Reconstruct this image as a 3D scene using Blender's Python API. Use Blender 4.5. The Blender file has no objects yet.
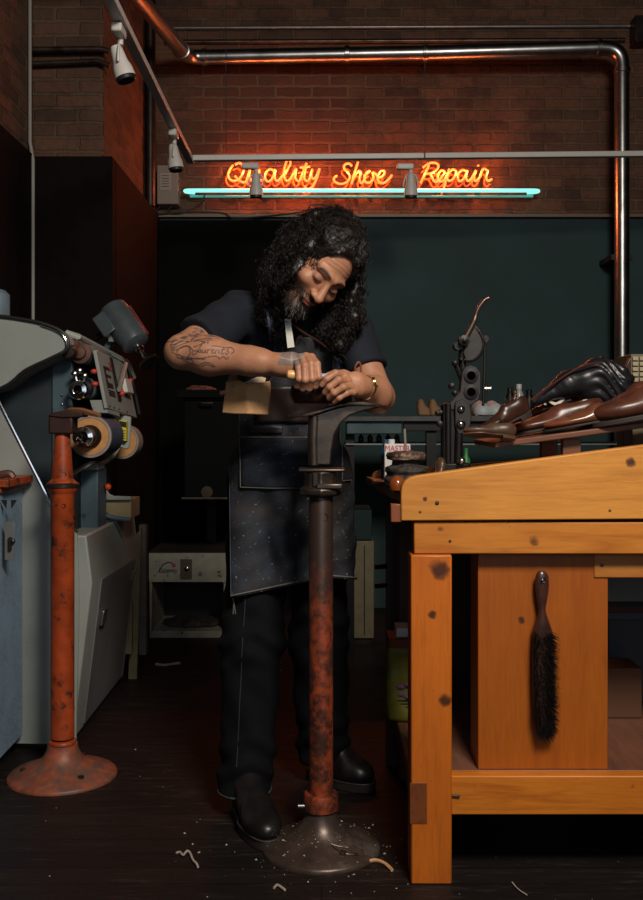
import bpy, bmesh, math, random
import numpy as np
from mathutils import Vector, Matrix, noise as mnoise
random.seed(7); rng=np.random.default_rng(7)
C=bpy.context.scene.collection
F=980.0; CX=321.5; HY=420.0; CH=1.1
def P(x,y,D): return Vector(((x-CX)*D/F, D, CH+(HY-y)*D/F))
def V(*a): return Vector(a)
R=math.radians
# ------------------------------------------------------------------ meshes
class MB:
    def __init__(s): s.v=[]; s.f=[]
    def add(s,vs,fs):
        o=len(s.v); s.v+= [Vector(v) for v in vs]; s.f+=[[i+o for i in f] for f in fs]; return s
    def box(s,a,b,M=None):
        x0,y0,z0=a; x1,y1,z1=b
        vs=[V(x,y,z) for z in(z0,z1) for y in(y0,y1) for x in(x0,x1)]
        if M: vs=[M@v for v in vs]
        return s.add(vs,[(0,2,3,1),(4,5,7,6),(0,1,5,4),(2,6,7,3),(0,4,6,2),(1,3,7,5)])
    def prism(s,poly,vec):
        n=len(poly); poly=[Vector(p) for p in poly]; vec=Vector(vec)
        fs=[list(range(n))[::-1],list(range(n,2*n))]+[(i,(i+1)%n,n+(i+1)%n,n+i) for i in range(n)]
        return s.add(poly+[p+vec for p in poly],fs)
    def tube(s,pts,r,n=10,caps=True,sq=1.0):
        pts=[Vector(p) for p in pts]; m=len(pts)
        if not hasattr(r,'__len__'): r=[r]*m
        vs=[]; t0=(pts[1]-pts[0]).normalized()
        u=t0.orthogonal().normalized()
        for i,p in enumerate(pts):
            t=(pts[min(i+1,m-1)]-pts[max(i-1,0)])
            t=t.normalized() if t.length>1e-9 else t0
            u=(u-t*u.dot(t)); u=u.normalized() if u.length>1e-6 else t.orthogonal().normalized()
            w=t.cross(u)
            for k in range(n):
                a=2*math.pi*k/n; vs.append(p+(u*math.cos(a)+w*math.sin(a)*sq)*r[i])
        fs=[(i*n+k,i*n+(k+1)%n,(i+1)*n+(k+1)%n,(i+1)*n+k) for i in range(m-1) for k in range(n)]
        if caps: fs+= [list(range(n))[::-1],[(m-1)*n+k for k in range(n)]]
        return s.add(vs,fs)
    def lathe(s,prof,loc=(0,0,0),axis=(0,0,1),n=32,caps=True):
        q=V(0,0,1).rotation_difference(Vector(axis).normalized()).to_matrix(); loc=Vector(loc); vs=[]
        for (r,z) in prof:
            for k in range(n):
                a=2*math.pi*k/n; vs.append(loc+q@V(r*math.cos(a),r*math.sin(a),z))
        m=len(prof)
        fs=[(i*n+k,i*n+(k+1)%n,(i+1)*n+(k+1)%n,(i+1)*n+k) for i in range(m-1) for k in range(n)]
        if caps: fs+=[list(range(n))[::-1],[(m-1)*n+k for k in range(n)]]
        return s.add(vs,fs)
    def ball(s,c,r,n=14):
        if not hasattr(r,'__len__'): r=(r,r,r)
        c=Vector(c); vs=[c+V(0,0,-r[2])]
        m=n//2
        for i in range(1,m):
            a=-math.pi/2+math.pi*i/m
            for k in range(n):
                b=2*math.pi*k/n; vs.append(c+V(r[0]*math.cos(a)*math.cos(b),r[1]*math.cos(a)*math.sin(b),r[2]*math.sin(a)))
        vs.append(c+V(0,0,r[2])); L=len(vs)-1
        fs=[(0,1+(k+1)%n,1+k) for k in range(n)]
        for i in range(m-2):
            for k in range(n): fs.append((1+i*n+k,1+i*n+(k+1)%n,1+(i+1)*n+(k+1)%n,1+(i+1)*n+k))
        fs+=[(L,1+(m-2)*n+k,1+(m-2)*n+(k+1)%n) for k in range(n)]
        return s.add(vs,fs)
    def xf(s,M):
        s.v=[M@v for v in s.v]; return s
def rootloc(p):
    l=V(0,0,0)
    while p: l+=p.location; p=p.parent
    return l
def obj(name,mb,mat,parent=None,bev=0,smooth=40,label=None,seg=2):
    me=bpy.data.meshes.new(name)
    off=rootloc(parent)
    if isinstance(mb,MB):
        me.from_pydata([tuple(v-off) for v in mb.v],[],mb.f)
        bm=bmesh.new(); bm.from_mesh(me); bmesh.ops.recalc_face_normals(bm,faces=bm.faces); bm.to_mesh(me); bm.free()
    else:
        vs,fs=mb[0]-np.array(off),mb[1]
        me.from_pydata(vs.tolist(),[],fs.tolist())
        if len(mb)>2:
            a=me.color_attributes.new('pig','FLOAT_COLOR','POINT'); a.data.foreach_set('color',np.ascontiguousarray(mb[2],dtype=np.float32).ravel())
    if smooth:
        me.polygons.foreach_set('use_smooth',[True]*len(me.polygons))
        if smooth<180: me.set_sharp_from_angle(angle=R(smooth))
    me.materials.append(mat); me.update()
    o=bpy.data.objects.new(name,me); C.objects.link(o)
    if parent: o.parent=parent
    if bev:
        b=o.modifiers.new('b','BEVEL'); b.width=bev; b.segments=seg; b.limit_method='ANGLE'; b.angle_limit=R(35)
    if label: o['label']=label
    return o
def tag(o,label,cat,group=None,kind=None):
    o['label']=label; o['category']=cat
    if group: o['group']=group
    if kind: o['kind']=kind
    return o
def struct(o): o['kind']='structure'; return o
def thing(name,label,cat,loc=(0,0,0),group=None):
    o=bpy.data.objects.new(name,None); C.objects.link(o); o.location=loc; o.empty_display_size=.05
    return tag(o,label,cat,group)
def catmull(pts,n=6,closed=False):
    pts=[Vector(p) for p in pts]; out=[]; m=len(pts)
    for i in range(m-1):
        p0=pts[max(i-1,0)];p1=pts[i];p2=pts[i+1];p3=pts[min(i+2,m-1)]
        for k in range(n):
            t=k/n; out.append(.5*((2*p1)+(p2-p0)*t+(2*p0-5*p1+4*p2-p3)*t*t+(-p0+3*p1-3*p2+p3)*t**3))
    return out+[pts[-1]]
def text(name,body,size,loc,rot,mat,parent,ext=.0006,font_sx=1.0,align='CENTER'):
    cu=bpy.data.curves.new(name,'FONT'); cu.body=body; cu.size=size; cu.extrude=ext; cu.align_x=align; cu.align_y='CENTER'
    o=bpy.data.objects.new(name,cu); C.objects.link(o); o.parent=parent
    o.location=Vector(loc)-rootloc(parent); o.rotation_euler=rot; o.scale=(font_sx,1,1); cu.materials.append(mat); return o
# ------------------------------------------------------------------ materials
class NT:
    def __init__(s,name):
        s.m=bpy.data.materials.new(name); s.m.use_nodes=True; s.t=s.m.node_tree; s.b=s.t.nodes['Principled BSDF']
        s.tc=s.n('ShaderNodeTexCoord')
    def n(s,t,**k):
        x=s.t.nodes.new(t)
        for a,b in k.items(): setattr(x,a,b)
        return x
    def l(s,a,b): s.t.links.new(a,b)
    def set(s,inp,v): s.b.inputs[inp].default_value=v
    def noise(s,scale,detail=4,rough=.55,stretch=None,dist=0,vec=None):
        x=s.n('ShaderNodeTexNoise'); x.inputs['Scale'].default_value=scale; x.inputs['Detail'].default_value=detail; x.inputs['Roughness'].default_value=rough; x.inputs['Distortion'].default_value=dist
        src=vec or s.tc.outputs['Object']
        if stretch:
            mp=s.n('ShaderNodeMapping'); mp.inputs['Scale'].default_value=stretch; s.l(src,mp.inputs['Vector']); src=mp.outputs[0]
        s.l(src,x.inputs['Vector']); return x.outputs['Fac']
    def ramp(s,fac,stops):
        r=s.n('ShaderNodeValToRGB'); e=r.color_ramp.elements
        while len(e)<len(stops): e.new(.5)
        for el,(p,c) in zip(e,stops): el.position=p; el.color=(*c,1) if hasattr(c,'__len__') else (c,c,c,1)
        s.l(fac,r.inputs[0]); return r.outputs[0]
    def mix(s,f,a,b,mode='MIX'):
        m=s.n('ShaderNodeMix',data_type='RGBA',blend_type=mode)
        for i,v in ((0,f),(6,a),(7,b)):
            if hasattr(v,'is_linked') : s.l(v,m.inputs[i])
            else: m.inputs[i].default_value=(v if i==0 else ((*v,1) if hasattr(v,'__len__') else (v,v,v,1)))
        return m.outputs[2]
    def math(s,op,a,b=0.0,c=0.0):
        m=s.n('ShaderNodeMath',operation=op)
        for i,v in enumerate((a,b,c)):
            if hasattr(v,'is_linked'): s.l(v,m.inputs[i])
            else: m.inputs[i].default_value=v
        return m.outputs[0]
    def bump(s,h,strength,dist=.002):
        b=s.n('ShaderNodeBump'); b.inputs['Strength'].default_value=strength; b.inputs['Distance'].default_value=dist
        s.l(h,b.inputs['Height']); s.l(b.outputs[0],s.b.inputs['Normal'])
    def col(s,v):
        if hasattr(v,'is_linked'): s.l(v,s.b.inputs['Base Color'])
        else: s.set('Base Color',(*v,1))
def mat(name,c,rough=.6,metal=0,var=.0,vs=20,c2=None,thr=(.5,.6),cs=14,bump=0,bs=60,spec=.5,coat=0,specks=None):
    s=NT(name); s.set('Roughness',rough); s.set('Metallic',metal); s.set('Specular IOR Level',spec); s.set('Coat Weight',coat)
    out=None
    if var:
        f=s.noise(vs); a=tuple(x*(1-var) for x in c); b=tuple(min(1,x*(1+var)) for x in c)
        out=s.ramp(f,[(.3,a),(.7,b)])
    if c2:
        f=s.noise(cs,6,.65); k=s.ramp(f,[(thr[0],0.0),(thr[1],1.0)]); out=s.mix(k,out if out else c,c2)
    if specks:
        col,sc,t=specks; f=s.noise(sc,3,.6); k=s.ramp(f,[(t,0.0),(t+.03,1.0)]); out=s.mix(k,out if out else c,col)
    s.col(out if out else c)
    if bump: s.bump(s.noise(bs,5,.6),bump)
    return s.m
def wood(name,base,dark,axis='x',knots=(),rough=.45,scale=1.0,spec=.5):
    s=NT(name); st={'x':(1.2,14,14),'y':(14,1.2,14),'z':(14,14,1.2)}[axis]; st=tuple(a*scale for a in st)
    f=s.noise(2.2,5,.6,st,1.2); f2=s.noise(9,3,.6,tuple(a*1.6 for a in st)); f3=s.noise(2.0,3)
    c=s.ramp(f,[(.26,tuple(x*.82 for x in dark)),(.5,base),(.75,tuple(min(1,x*1.12) for x in base))])
    c=s.mix(.35,c,s.ramp(f2,[(.3,tuple(x*.62 for x in base)),(.6,base)]),'MIX')
    c=s.mix(s.ramp(f3,[(.45,0.0),(.75,.45)]),c,tuple(x*.7 for x in dark))
    sc=s.noise(70,3,.7); c=s.mix(s.ramp(sc,[(.70,0.0),(.74,.6)]),c,(.12,.06,.03))
    for (kx,ky,kz,kr) in knots:
        d=s.n('ShaderNodeVectorMath',operation='DISTANCE'); d.inputs[1].default_value=(kx,ky,kz)
        wob=s.n('ShaderNodeVectorMath',operation='SCALE'); nn=s.n('ShaderNodeTexNoise'); nn.inputs['Scale'].default_value=50; s.l(s.tc.outputs['Object'],nn.inputs['Vector'])
        s.l(nn.outputs['Color'],wob.inputs[0]); wob.inputs['Scale'].default_value=kr*.9
        ad=s.n('ShaderNodeVectorMath',operation='ADD'); s.l(s.tc.outputs['Object'],ad.inputs[0]); s.l(wob.outputs[0],ad.inputs[1])
        sb=s.n('ShaderNodeVectorMath',operation='SUBTRACT'); s.l(ad.outputs[0],sb.inputs[0]); sb.inputs[1].default_value=(kr*.45,)*3
        s.l(sb.outputs[0],d.inputs[0])
        c=s.mix(s.ramp(s.math('DIVIDE',d.outputs['Value'],kr),[(.35,.96),(.62,.72),(.9,.0)]),c,(.055,.016,.005))
    s.col(c); s.set('Roughness',rough); s.set('Specular IOR Level',spec); s.bump(f2,.12,.002); return s.m
def emis(name,c,st):
    s=NT(name); s.col(c); s.set('Emission Color',(*c,1)); s.set('Emission Strength',st); return s.m
def pig(name,rough=.5,spec=.5,sss=0,bump=0,bs=200,sheen=0):
    s=NT(name); a=s.n('ShaderNodeAttribute',attribute_name='pig'); f=s.noise(60,4); 
    c=s.mix(s.ramp(f,[(.35,.35),(.65,0.0)]),a.outputs['Color'],(.0,.0,.0),'MIX')
    c=s.mix(.35,a.outputs['Color'],c); s.col(c)
    s.set('Roughness',rough); s.set('Specular IOR Level',spec); s.set('Subsurface Weight',sss); s.set('Subsurface Scale',.01); s.set('Sheen Weight',sheen)
    if bump: s.bump(s.noise(bs,4,.6),bump,.001)
    return s.m
M={}
M['teal']=mat('teal_paint',(.027,.060,.064),.7,var=.15,vs=3,bump=.05,bs=30,spec=.3)
M['black_paint']=mat('black_paint',(.004,.004,.004),.85,var=.2,vs=5,spec=.1)
M['iron']=mat('cast_iron',(.035,.030,.028),.42,.75,var=.3,c2=(.10,.045,.02),thr=(.58,.75),bump=.35,bs=90)
M['iron_black']=mat('black_iron',(.008,.007,.007),.45,.3,var=.3,bump=.2,bs=120)
M['iron_worn']=mat('worn_iron',(.11,.085,.07),.36,.85,var=.3,c2=(.05,.025,.015),thr=(.5,.7),bump=.2,bs=70)
M['steel']=mat('steel',(.55,.55,.55),.25,1,var=.1)
M['galv']=mat('galvanised',(.40,.40,.40),.30,1,var=.3,vs=9,bump=.08,bs=18)
M['chrome']=mat('chrome',(.75,.75,.77),.12,1)
M['red_rust']=mat('red_paint_rust',(.40,.062,.014),.45,var=.35,vs=14,c2=(.05,.022,.015),thr=(.54,.66),cs=22,bump=.25,bs=60)
M['red_base']=mat('red_base',(.30,.085,.045),.5,.1,var=.35,vs=25,c2=(.13,.085,.065),thr=(.45,.62),cs=16,bump=.3,bs=60)
M['base_iron']=mat('base_iron',(.09,.062,.05),.36,.5,var=.35,vs=20,c2=(.22,.19,.17),thr=(.55,.8),cs=10,bump=.25,bs=60)
M['greypaint']=mat('grey_paint',(.31,.34,.32),.45,var=.12,vs=4,c2=(.12,.08,.06),thr=(.68,.72),cs=26,bump=.03)
M['greydoor']=mat('grey_door',(.17,.18,.185),.45,.2,var=.15,vs=3,bump=.03)
M['bluegrey']=mat('bluegrey_paint',(.06,.10,.125),.5,var=.35,vs=5,c2=(.03,.03,.03),thr=(.6,.7),bump=.05)
M['ltblue']=mat('light_blue_paint',(.19,.31,.44),.55,var=.2,vs=12,c2=(.30,.36,.40),thr=(.5,.6),cs=80,bump=.3,bs=150)
M['darkrub']=mat('black_rubber',(.012,.012,.013),.5)
M['motor']=mat('motor_paint',(.10,.125,.14),.33,.3,var=.15)
M['orange']=mat('orange_plastic',(.65,.08,.02),.35)
M['red']=mat('red_plastic',(.6,.06,.04),.4)
M['yellow']=mat('yellow_label',(.75,.66,.03),.5)
M['black']=mat('black_ink',(.012,.012,.012),.5)
M['white']=mat('white_paint',(.62,.60,.57),.5,var=.08)
M['fixture']=mat('white_fixture',(.58,.56,.53),.42,var=.05)
M['cork']=mat('tan_wheel',(.60,.30,.11),.7,var=.12,vs=40,bump=.1)
M['wheelrim']=mat('wheel_rim',(.30,.26,.24),.6,var=.2)
M['beltblue']=mat('abrasive_belt',(.05,.075,.12),.6,var=.2)
M['dirtywhite']=mat('dirty_white',(.40,.39,.31),.55,var=.2,vs=12,c2=(.08,.06,.04),thr=(.60,.66),cs=28)
M['cream']=mat('cream_paint',(.15,.125,.07),.6,var=.15)
M['brown_leather']=mat('brown_leather',(.085,.028,.016),.33,var=.4,vs=14,spec=.6,bump=.05,bs=200)
M['tan_leather']=mat('tan_leather',(.085,.045,.026),.38,var=.3,bump=.05,bs=160)
M['dark_leather']=mat('dark_leather',(.045,.018,.012),.3,var=.3,bump=.08,bs=160)
M['black_leather']=mat('black_leather',(.012,.012,.014),.36,var=.2,spec=.6,bump=.5,bs=38)
M['suede']=mat('tan_suede',(.60,.33,.15),.75,var=.12,vs=30,c2=(.30,.15,.07),thr=(.57,.75),cs=22,bump=.25,bs=200)
M['sole']=mat('sole_rubber',(.03,.022,.018),.6)
M['sole_white']=mat('white_sole',(.65,.58,.48),.6)
M['lining']=mat('shoe_lining',(.33,.22,.13),.8)
M['lace']=mat('lace',(.03,.015,.01),.7)
M['whiteshoe']=mat('pale_form',(.50,.56,.60),.5)
M['tin']=mat('white_tin',(.62,.62,.62),.4,var=.08,c2=(.25,.15,.08),thr=(.66,.72))
M['redink']=mat('red_ink',(.55,.05,.04),.5)
M['blueink']=mat('blue_cap',(.012,.06,.12),.4)
M['stone']=mat('crusty_pot',(.03,.024,.02),.75,var=.6,vs=50,c2=(.13,.11,.09),thr=(.58,.75),cs=60,bump=.9,bs=60)
M['amber']=mat('amber_varnish',(.22,.055,.012),.2,var=.2,coat=.6)
M['bristle']=mat('bristle',(.004,.0035,.003),.8,spec=.15)
M['deep']=mat('deep_black',(.004,.0045,.005),.85,spec=.12)
M['hole']=mat('hole_black',(.001,.001,.001),1,spec=0)
M['brushwood']=mat('brush_handle',(.05,.020,.014),.33,var=.4,vs=25,coat=.2)
M['gold']=mat('gold',(.72,.48,.18),.25,1)
M['green']=mat('green_glass',(.03,.16,.05),.3)
M['beige']=mat('beige_board',(.32,.25,.14),.7,var=.15)
M['bag']=mat('yellow_green_bag',(.15,.15,.014),.5,var=.2)
M['purple']=mat('purple_print',(.16,.07,.20),.6)
M['debris']=mat('pale_scraps',(.42,.36,.29),.8,var=.3)
M['wire']=mat('dark_wire',(.03,.03,.03),.6)
M['conduit']=mat('conduit',(.24,.24,.24),.4,.7,var=.2)
M['toolwood']=mat('tool_handle_wood',(.72,.42,.16),.35,coat=.3)
W_B=(.66,.275,.045); W_D=(.48,.165,.02)
W_B2=(.60,.16,.010); W_D2=(.40,.085,.005)
def _text(name,body,size,loc,rot,mat,parent,ext=.0006,font_sx=1.0,align='CENTER'):
    cu=bpy.data.curves.new(name,'FONT'); cu.body=body; cu.size=size; cu.extrude=ext; cu.align_x=align; cu.align_y='CENTER'
    t=bpy.data.objects.new('tmp',cu); C.objects.link(t); bpy.context.view_layer.update()
    me=bpy.data.meshes.new_from_object(t.evaluated_get(bpy.context.evaluated_depsgraph_get())); bpy.data.objects.remove(t)
    me.name=name; me.materials.clear(); me.materials.append(mat)
    o=bpy.data.objects.new(name,me); C.objects.link(o); o.parent=parent
    o.location=Vector(loc)-rootloc(parent); o.rotation_euler=rot; o.scale=(font_sx,1,1); return o
text=_text
# ------------------------------------------------------------------ camera
cam=bpy.data.objects.new('camera',bpy.data.cameras.new('camera')); C.objects.link(cam)
cam.location=(0,0,CH); cam.rotation_euler=(R(90),0,0); cam.data.lens=F/900*36; cam.data.sensor_width=36; cam.data.shift_y=-30/900; cam.data.clip_start=.05
bpy.context.scene.camera=cam
sc=bpy.context.scene; sc.view_settings.view_transform='Standard'; sc.view_settings.look='None'; sc.view_settings.exposure=0; sc.view_settings.gamma=1
sc.cycles.max_bounces=6; sc.cycles.sample_clamp_indirect=4
# ------------------------------------------------------------------ setting
def brick_mat(name,ax='x',patch=None,tint=1.0):
    s=NT(name); sx=s.n('ShaderNodeSeparateXYZ'); s.l(s.tc.outputs['Object'],sx.inputs[0]); cb=s.n('ShaderNodeCombineXYZ')
    s.l(s.math('ADD',sx.outputs['X'],sx.outputs['Y']),cb.inputs[0]); s.l(sx.outputs['Z'],cb.inputs[1])
    wb=s.n('ShaderNodeTexNoise'); wb.inputs['Scale'].default_value=14; wb.inputs['Detail'].default_value=3; s.l(cb.outputs[0],wb.inputs['Vector'])
    ws=s.n('ShaderNodeVectorMath',operation='SCALE'); s.l(wb.outputs['Color'],ws.inputs[0]); ws.inputs['Scale'].default_value=.018
    ad=s.n('ShaderNodeVectorMath',operation='ADD'); s.l(cb.outputs[0],ad.inputs[0]); s.l(ws.outputs[0],ad.inputs[1])
    b=s.n('ShaderNodeTexBrick'); b.inputs['Scale'].default_value=1; b.inputs['Brick Width'].default_value=.213; b.inputs['Row Height'].default_value=.067; b.inputs['Mortar Size'].default_value=.010; b.inputs['Mortar Smooth'].default_value=.4; b.inputs['Bias'].default_value=-.1
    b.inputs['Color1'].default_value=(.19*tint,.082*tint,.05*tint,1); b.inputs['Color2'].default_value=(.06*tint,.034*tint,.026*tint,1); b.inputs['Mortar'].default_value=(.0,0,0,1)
    s.l(ad.outputs[0],b.inputs['Vector'])
    n1=s.noise(5,5,.65); n2=s.noise(38,4,.7)
    mort=s.ramp(n1,[(.35,(.09*tint,.055*tint,.035*tint)),(.65,(.19*tint,.12*tint,.08*tint))])
    c=s.mix(b.outputs['Fac'],b.outputs['Color'],mort)
    c=s.mix(s.ramp(n2,[(.3,.5),(.6,0.0)]),c,(.045,.028,.02))
    c=s.mix(s.ramp(n1,[(.4,0.0),(.75,.6)]),c,(.17*tint,.105*tint,.06*tint))
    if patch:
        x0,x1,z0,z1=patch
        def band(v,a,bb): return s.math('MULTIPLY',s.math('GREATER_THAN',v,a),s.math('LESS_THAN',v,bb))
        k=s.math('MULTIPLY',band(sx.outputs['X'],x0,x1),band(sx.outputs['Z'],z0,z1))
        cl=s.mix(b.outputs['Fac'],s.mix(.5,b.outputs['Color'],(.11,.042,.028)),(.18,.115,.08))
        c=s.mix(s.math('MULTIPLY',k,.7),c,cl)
    s.col(c); s.set('Roughness',.8); s.set('Specular IOR Level',.35)
    h=s.math('ADD',s.math('MULTIPLY',b.outputs['Fac'],-1.0),s.math('MULTIPLY',n2,.8)); s.bump(h,.7,.012); return s.m
BW=5.8
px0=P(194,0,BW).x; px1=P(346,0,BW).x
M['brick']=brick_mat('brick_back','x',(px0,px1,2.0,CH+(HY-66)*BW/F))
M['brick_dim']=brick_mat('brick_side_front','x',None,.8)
M['brick_y']=brick_mat('brick_side_return','y')
def floor_mat():
    s=NT('floor_boards'); sx=s.n('ShaderNodeSeparateXYZ'); s.l(s.tc.outputs['Object'],sx.inputs[0])
    cb=s.n('ShaderNodeCombineXYZ'); s.l(sx.outputs['X'],cb.inputs[0]); s.l(sx.outputs['Y'],cb.inputs[1])
    b=s.n('ShaderNodeTexBrick'); b.inputs['Scale'].default_value=1; b.inputs['Brick Width'].default_value=1.9; b.inputs['Row Height'].default_value=.083; b.inputs['Mortar Size'].default_value=.0018; b.inputs['Color1'].default_value=(.014,.010,.009,1); b.inputs['Color2'].default_value=(.009,.007,.007,1); b.inputs['Mortar'].default_value=(.002,.002,.002,1); s.l(cb.outputs[0],b.inputs['Vector'])
    st=s.noise(5,6,.75,(1.2,9,1)); big=s.noise(1.3,3); fine=s.noise(60,3,.7,(.5,3,1))
    k=s.math('MULTIPLY',s.ramp(st,[(.54,0.0),(.72,1.0)]),s.ramp(big,[(.38,.1),(.62,1.0)]))
    c=s.mix(k,b.outputs['Color'],(.075,.052,.042))
    c=s.mix(s.ramp(fine,[(.66,0.0),(.74,.6)]),c,(.09,.07,.06))
    s.col(c); s.l(s.ramp(st,[(.3,.38),(.7,.68)]),s.b.inputs['Roughness']); s.set('Specular IOR Level',.25)
    s.bump(s.math('ADD',s.math('MULTIPLY',b.outputs['Fac'],-1.0),fine),.35,.003); return s.m
M['floor']=floor_mat()
XL=-1.33; XR=2.6; YF=-2.2; ZC=3.9
struct(obj('floor',MB().box((XL-.1,YF-.1,-.1),(XR+.1,BW+.15,0)),M['floor'],smooth=0))
struct(obj('ceiling',MB().box((XL-.1,YF-.1,ZC),(XR+.1,BW+.15,ZC+.1)),M['black_paint'],smooth=0))
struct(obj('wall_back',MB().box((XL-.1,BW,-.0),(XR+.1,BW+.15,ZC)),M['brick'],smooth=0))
struct(obj('wall_left',MB().box((XL-.1,YF,0),(XL,BW,ZC)),M['brick_y'],smooth=0))
struct(obj('wall_right',MB().box((XR,YF,0),(XR+.1,BW,ZC)),M['black_paint'],smooth=0))
# front wall with the shop window opening
fw=MB(); wx0,wx1,wz0,wz1=-.7,2.2,.9,2.9
fw.box((XL,YF-.15,0),(wx0,YF,ZC)); fw.box((wx1,YF-.15,0),(XR,YF,ZC)); fw.box((wx0,YF-.15,0),(wx1,YF,wz0)); fw.box((wx0,YF-.15,wz1),(wx1,YF,ZC))
struct(obj('wall_front',fw,M['black_paint'],smooth=0))
wf=MB(); 
for a in (wx0,.72,wx1-.05): wf.box((a,YF-.1,wz0),(a+.05,YF-.04,wz1))
wf.box((wx0,YF-.1,wz0),(wx1,YF-.04,wz0+.05)); wf.box((wx0,YF-.1,wz1-.05),(wx1,YF-.04,wz1))
struct(obj('window_1',wf,M['black_paint'],smooth=0))
# pier at the left, brick above, dark panelling round its lower part and the left wall
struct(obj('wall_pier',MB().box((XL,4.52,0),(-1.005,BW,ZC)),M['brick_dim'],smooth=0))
PZ=2.296
M['maroon']=mat('dark_panel',(.006,.004,.0035),.85,var=.2,spec=.12)
struct(obj('trim_1',MB().box((XL,4.44,0),(-.947,4.52,PZ)).box((-1.005,4.5,0),(-.947,BW,PZ)),M['maroon'],smooth=0,bev=.004))
struct(obj('trim_2',MB().box((XL,YF,0),(XL+.03,4.44,PZ)),M['maroon'],smooth=0))
zp=CH+(HY-217.5)*5.74/F
struct(obj('trim_3',MB().box((-.947,5.74,0),(XR,BW,zp)),M['teal'],smooth=0))
s0=MB().box((-.947,5.70,zp-.004),(XR,BW,zp+.012)); struct(obj('trim_4',s0,mat('trim_wood',(.25,.17,.12),.5),smooth=0))
# darker board on the left part of the back wall
struct(obj('trim_5',MB().box((-.94,5.715,0),(P(316,0,5.715).x,5.739,zp-.02)),M['black_paint'],smooth=0,bev=.003))
# ------------------------------------------------------------------ pipes
g=MB(); pA=P(187,57,5.62); pB=P(610,50,5.5)
def elbow(a,c,b,n=8):
    return [((1-t)**2)*a+2*t*(1-t)*c+t*t*b for t in [i/n for i in range(n+1)]]
far=P(140,0,4.72); d=(pA-far).normalized(); far2=far-d*.9
corner=P(622,48,5.5)
path=[far2,far]+[pA-d*.12]+elbow(pA-d*.10,pA,pA+V(.08,0,0))
path+= [P(425,53,5.55)]+[corner-V(.13,0,0)]+elbow(corner-V(.1,0,0),corner,corner-V(0,0,.1))+[V(corner.x,5.5,.5)]
rt=thing('metal_duct','round galvanised metal duct running along brick wall above neon and down','duct',(corner.x,5.5,.5))
g.tube([path[0],path[1],path[2]]+path[3:],.042,20); obj('pipe',g,M['galv'],rt)
for q,ax in ((pA+V(.1,0,0),(1,0,0)),(pA-d*.12,d),(corner-V(.13,0,0),(1,0,0)),(corner-V(0,0,.13),(0,0,1)),(P(425,53,5.55),(1,0,0)),(P(347,54,5.57),(1,0,0))):
    obj('joint_band',MB().lathe([(.043,-.014),(.048,-.012),(.048,.012),(.043,.014)],q,ax,24),M['galv'],rt)
obj('bracket',MB().box((corner.x-.06,5.5,2.0),(corner.x+.06,BW,2.03)),M['iron'],rt)
rt.location.z=.5
def conduit(lbl,pts,r,m=M['conduit'],name='conduit',cat='conduit',g=None):
    return tag(obj(name,MB().tube(pts,r,10),m),lbl,cat,g)
conduit('thin horizontal steel rod high on the wall, above the duct',[P(165,28,5.785),P(632,26,5.785)],.012)
conduit('thin dark pipe just above the duct, below the steel rod',[P(165,42,5.782),P(625,40,5.782)],.014,M['iron_worn'])
cc=thing('wall_bracket','dark square bracket at the duct corner holding the two thin rods','bracket',P(634,35,5.72))
obj('plate',MB().box(P(630,48,5.78)-V(0,.1,0),P(643,22,5.78)),M['iron'],cc,bev=.003)
conduit('pale vertical conduit in the left corner beside black panel',[P(30,-60,4.43),P(30,142,4.43),P(33,160,4.4),V(P(33,0,4.4).x,4.4,.03)],.008,mat('conduit_pale',(.34,.33,.31),.45))
conduit('short rusty conduit on pier bricks, upper one',[P(14,50,4.47),P(100,49,4.47),P(109,51,4.47)],.014,M['iron_worn'])
conduit('short rusty conduit on pier bricks, lower one',[P(28,64,4.48),P(98,61,4.48),P(110,66,4.48)],.012,M['iron_worn'])
conduit('dark vertical conduit on the pier side near the red-lit corner',[V(-.97,5.55,2.31),V(-.97,5.55,3.8)],.03,M['iron'])
# drip slot where pier ends
# ------------------------------------------------------------------ lighting track
TD=4.62; TZ=P(0,160,TD).z
tk=thing('lighting_track','white ceiling lighting track turning a corner above the workshop','track',(P(190,160,TD).x,TD,TZ))
q0=P(190,158.5,TD); q1=P(760,153,4.8); xx=q0.x
def bar(a,b,w,h):
    a=Vector(a);b=Vector(b); t=(b-a).normalized(); n=t.cross(V(0,0,1)).normalized()*w/2; u=V(0,0,h/2)
    m=MB(); vs=[a-n-u,a+n-u,a+n+u,a-n+u,b-n-u,b+n-u,b+n+u,b-n+u]
    return m.add(vs,[(0,1,2,3),(4,5,6,7),(0,1,5,4),(1,2,6,5),(2,3,7,6),(3,0,4,7)])
obj('cross_rail',bar(q0,q1,.035,.026),M['fixture'],tk,bev=.003)
obj('side_rail',bar(V(xx+.01,.9,TZ),V(xx,TD+.017,TZ),.035,.026),M['fixture'],tk,bev=.003)
for x,y in ((226,-150),(425,-150)):
    a=P(x,158,4.66); obj('hanging_wire',MB().tube([a,V(a.x,a.y,ZC)],.002,6),M['wire'],tk)
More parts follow.
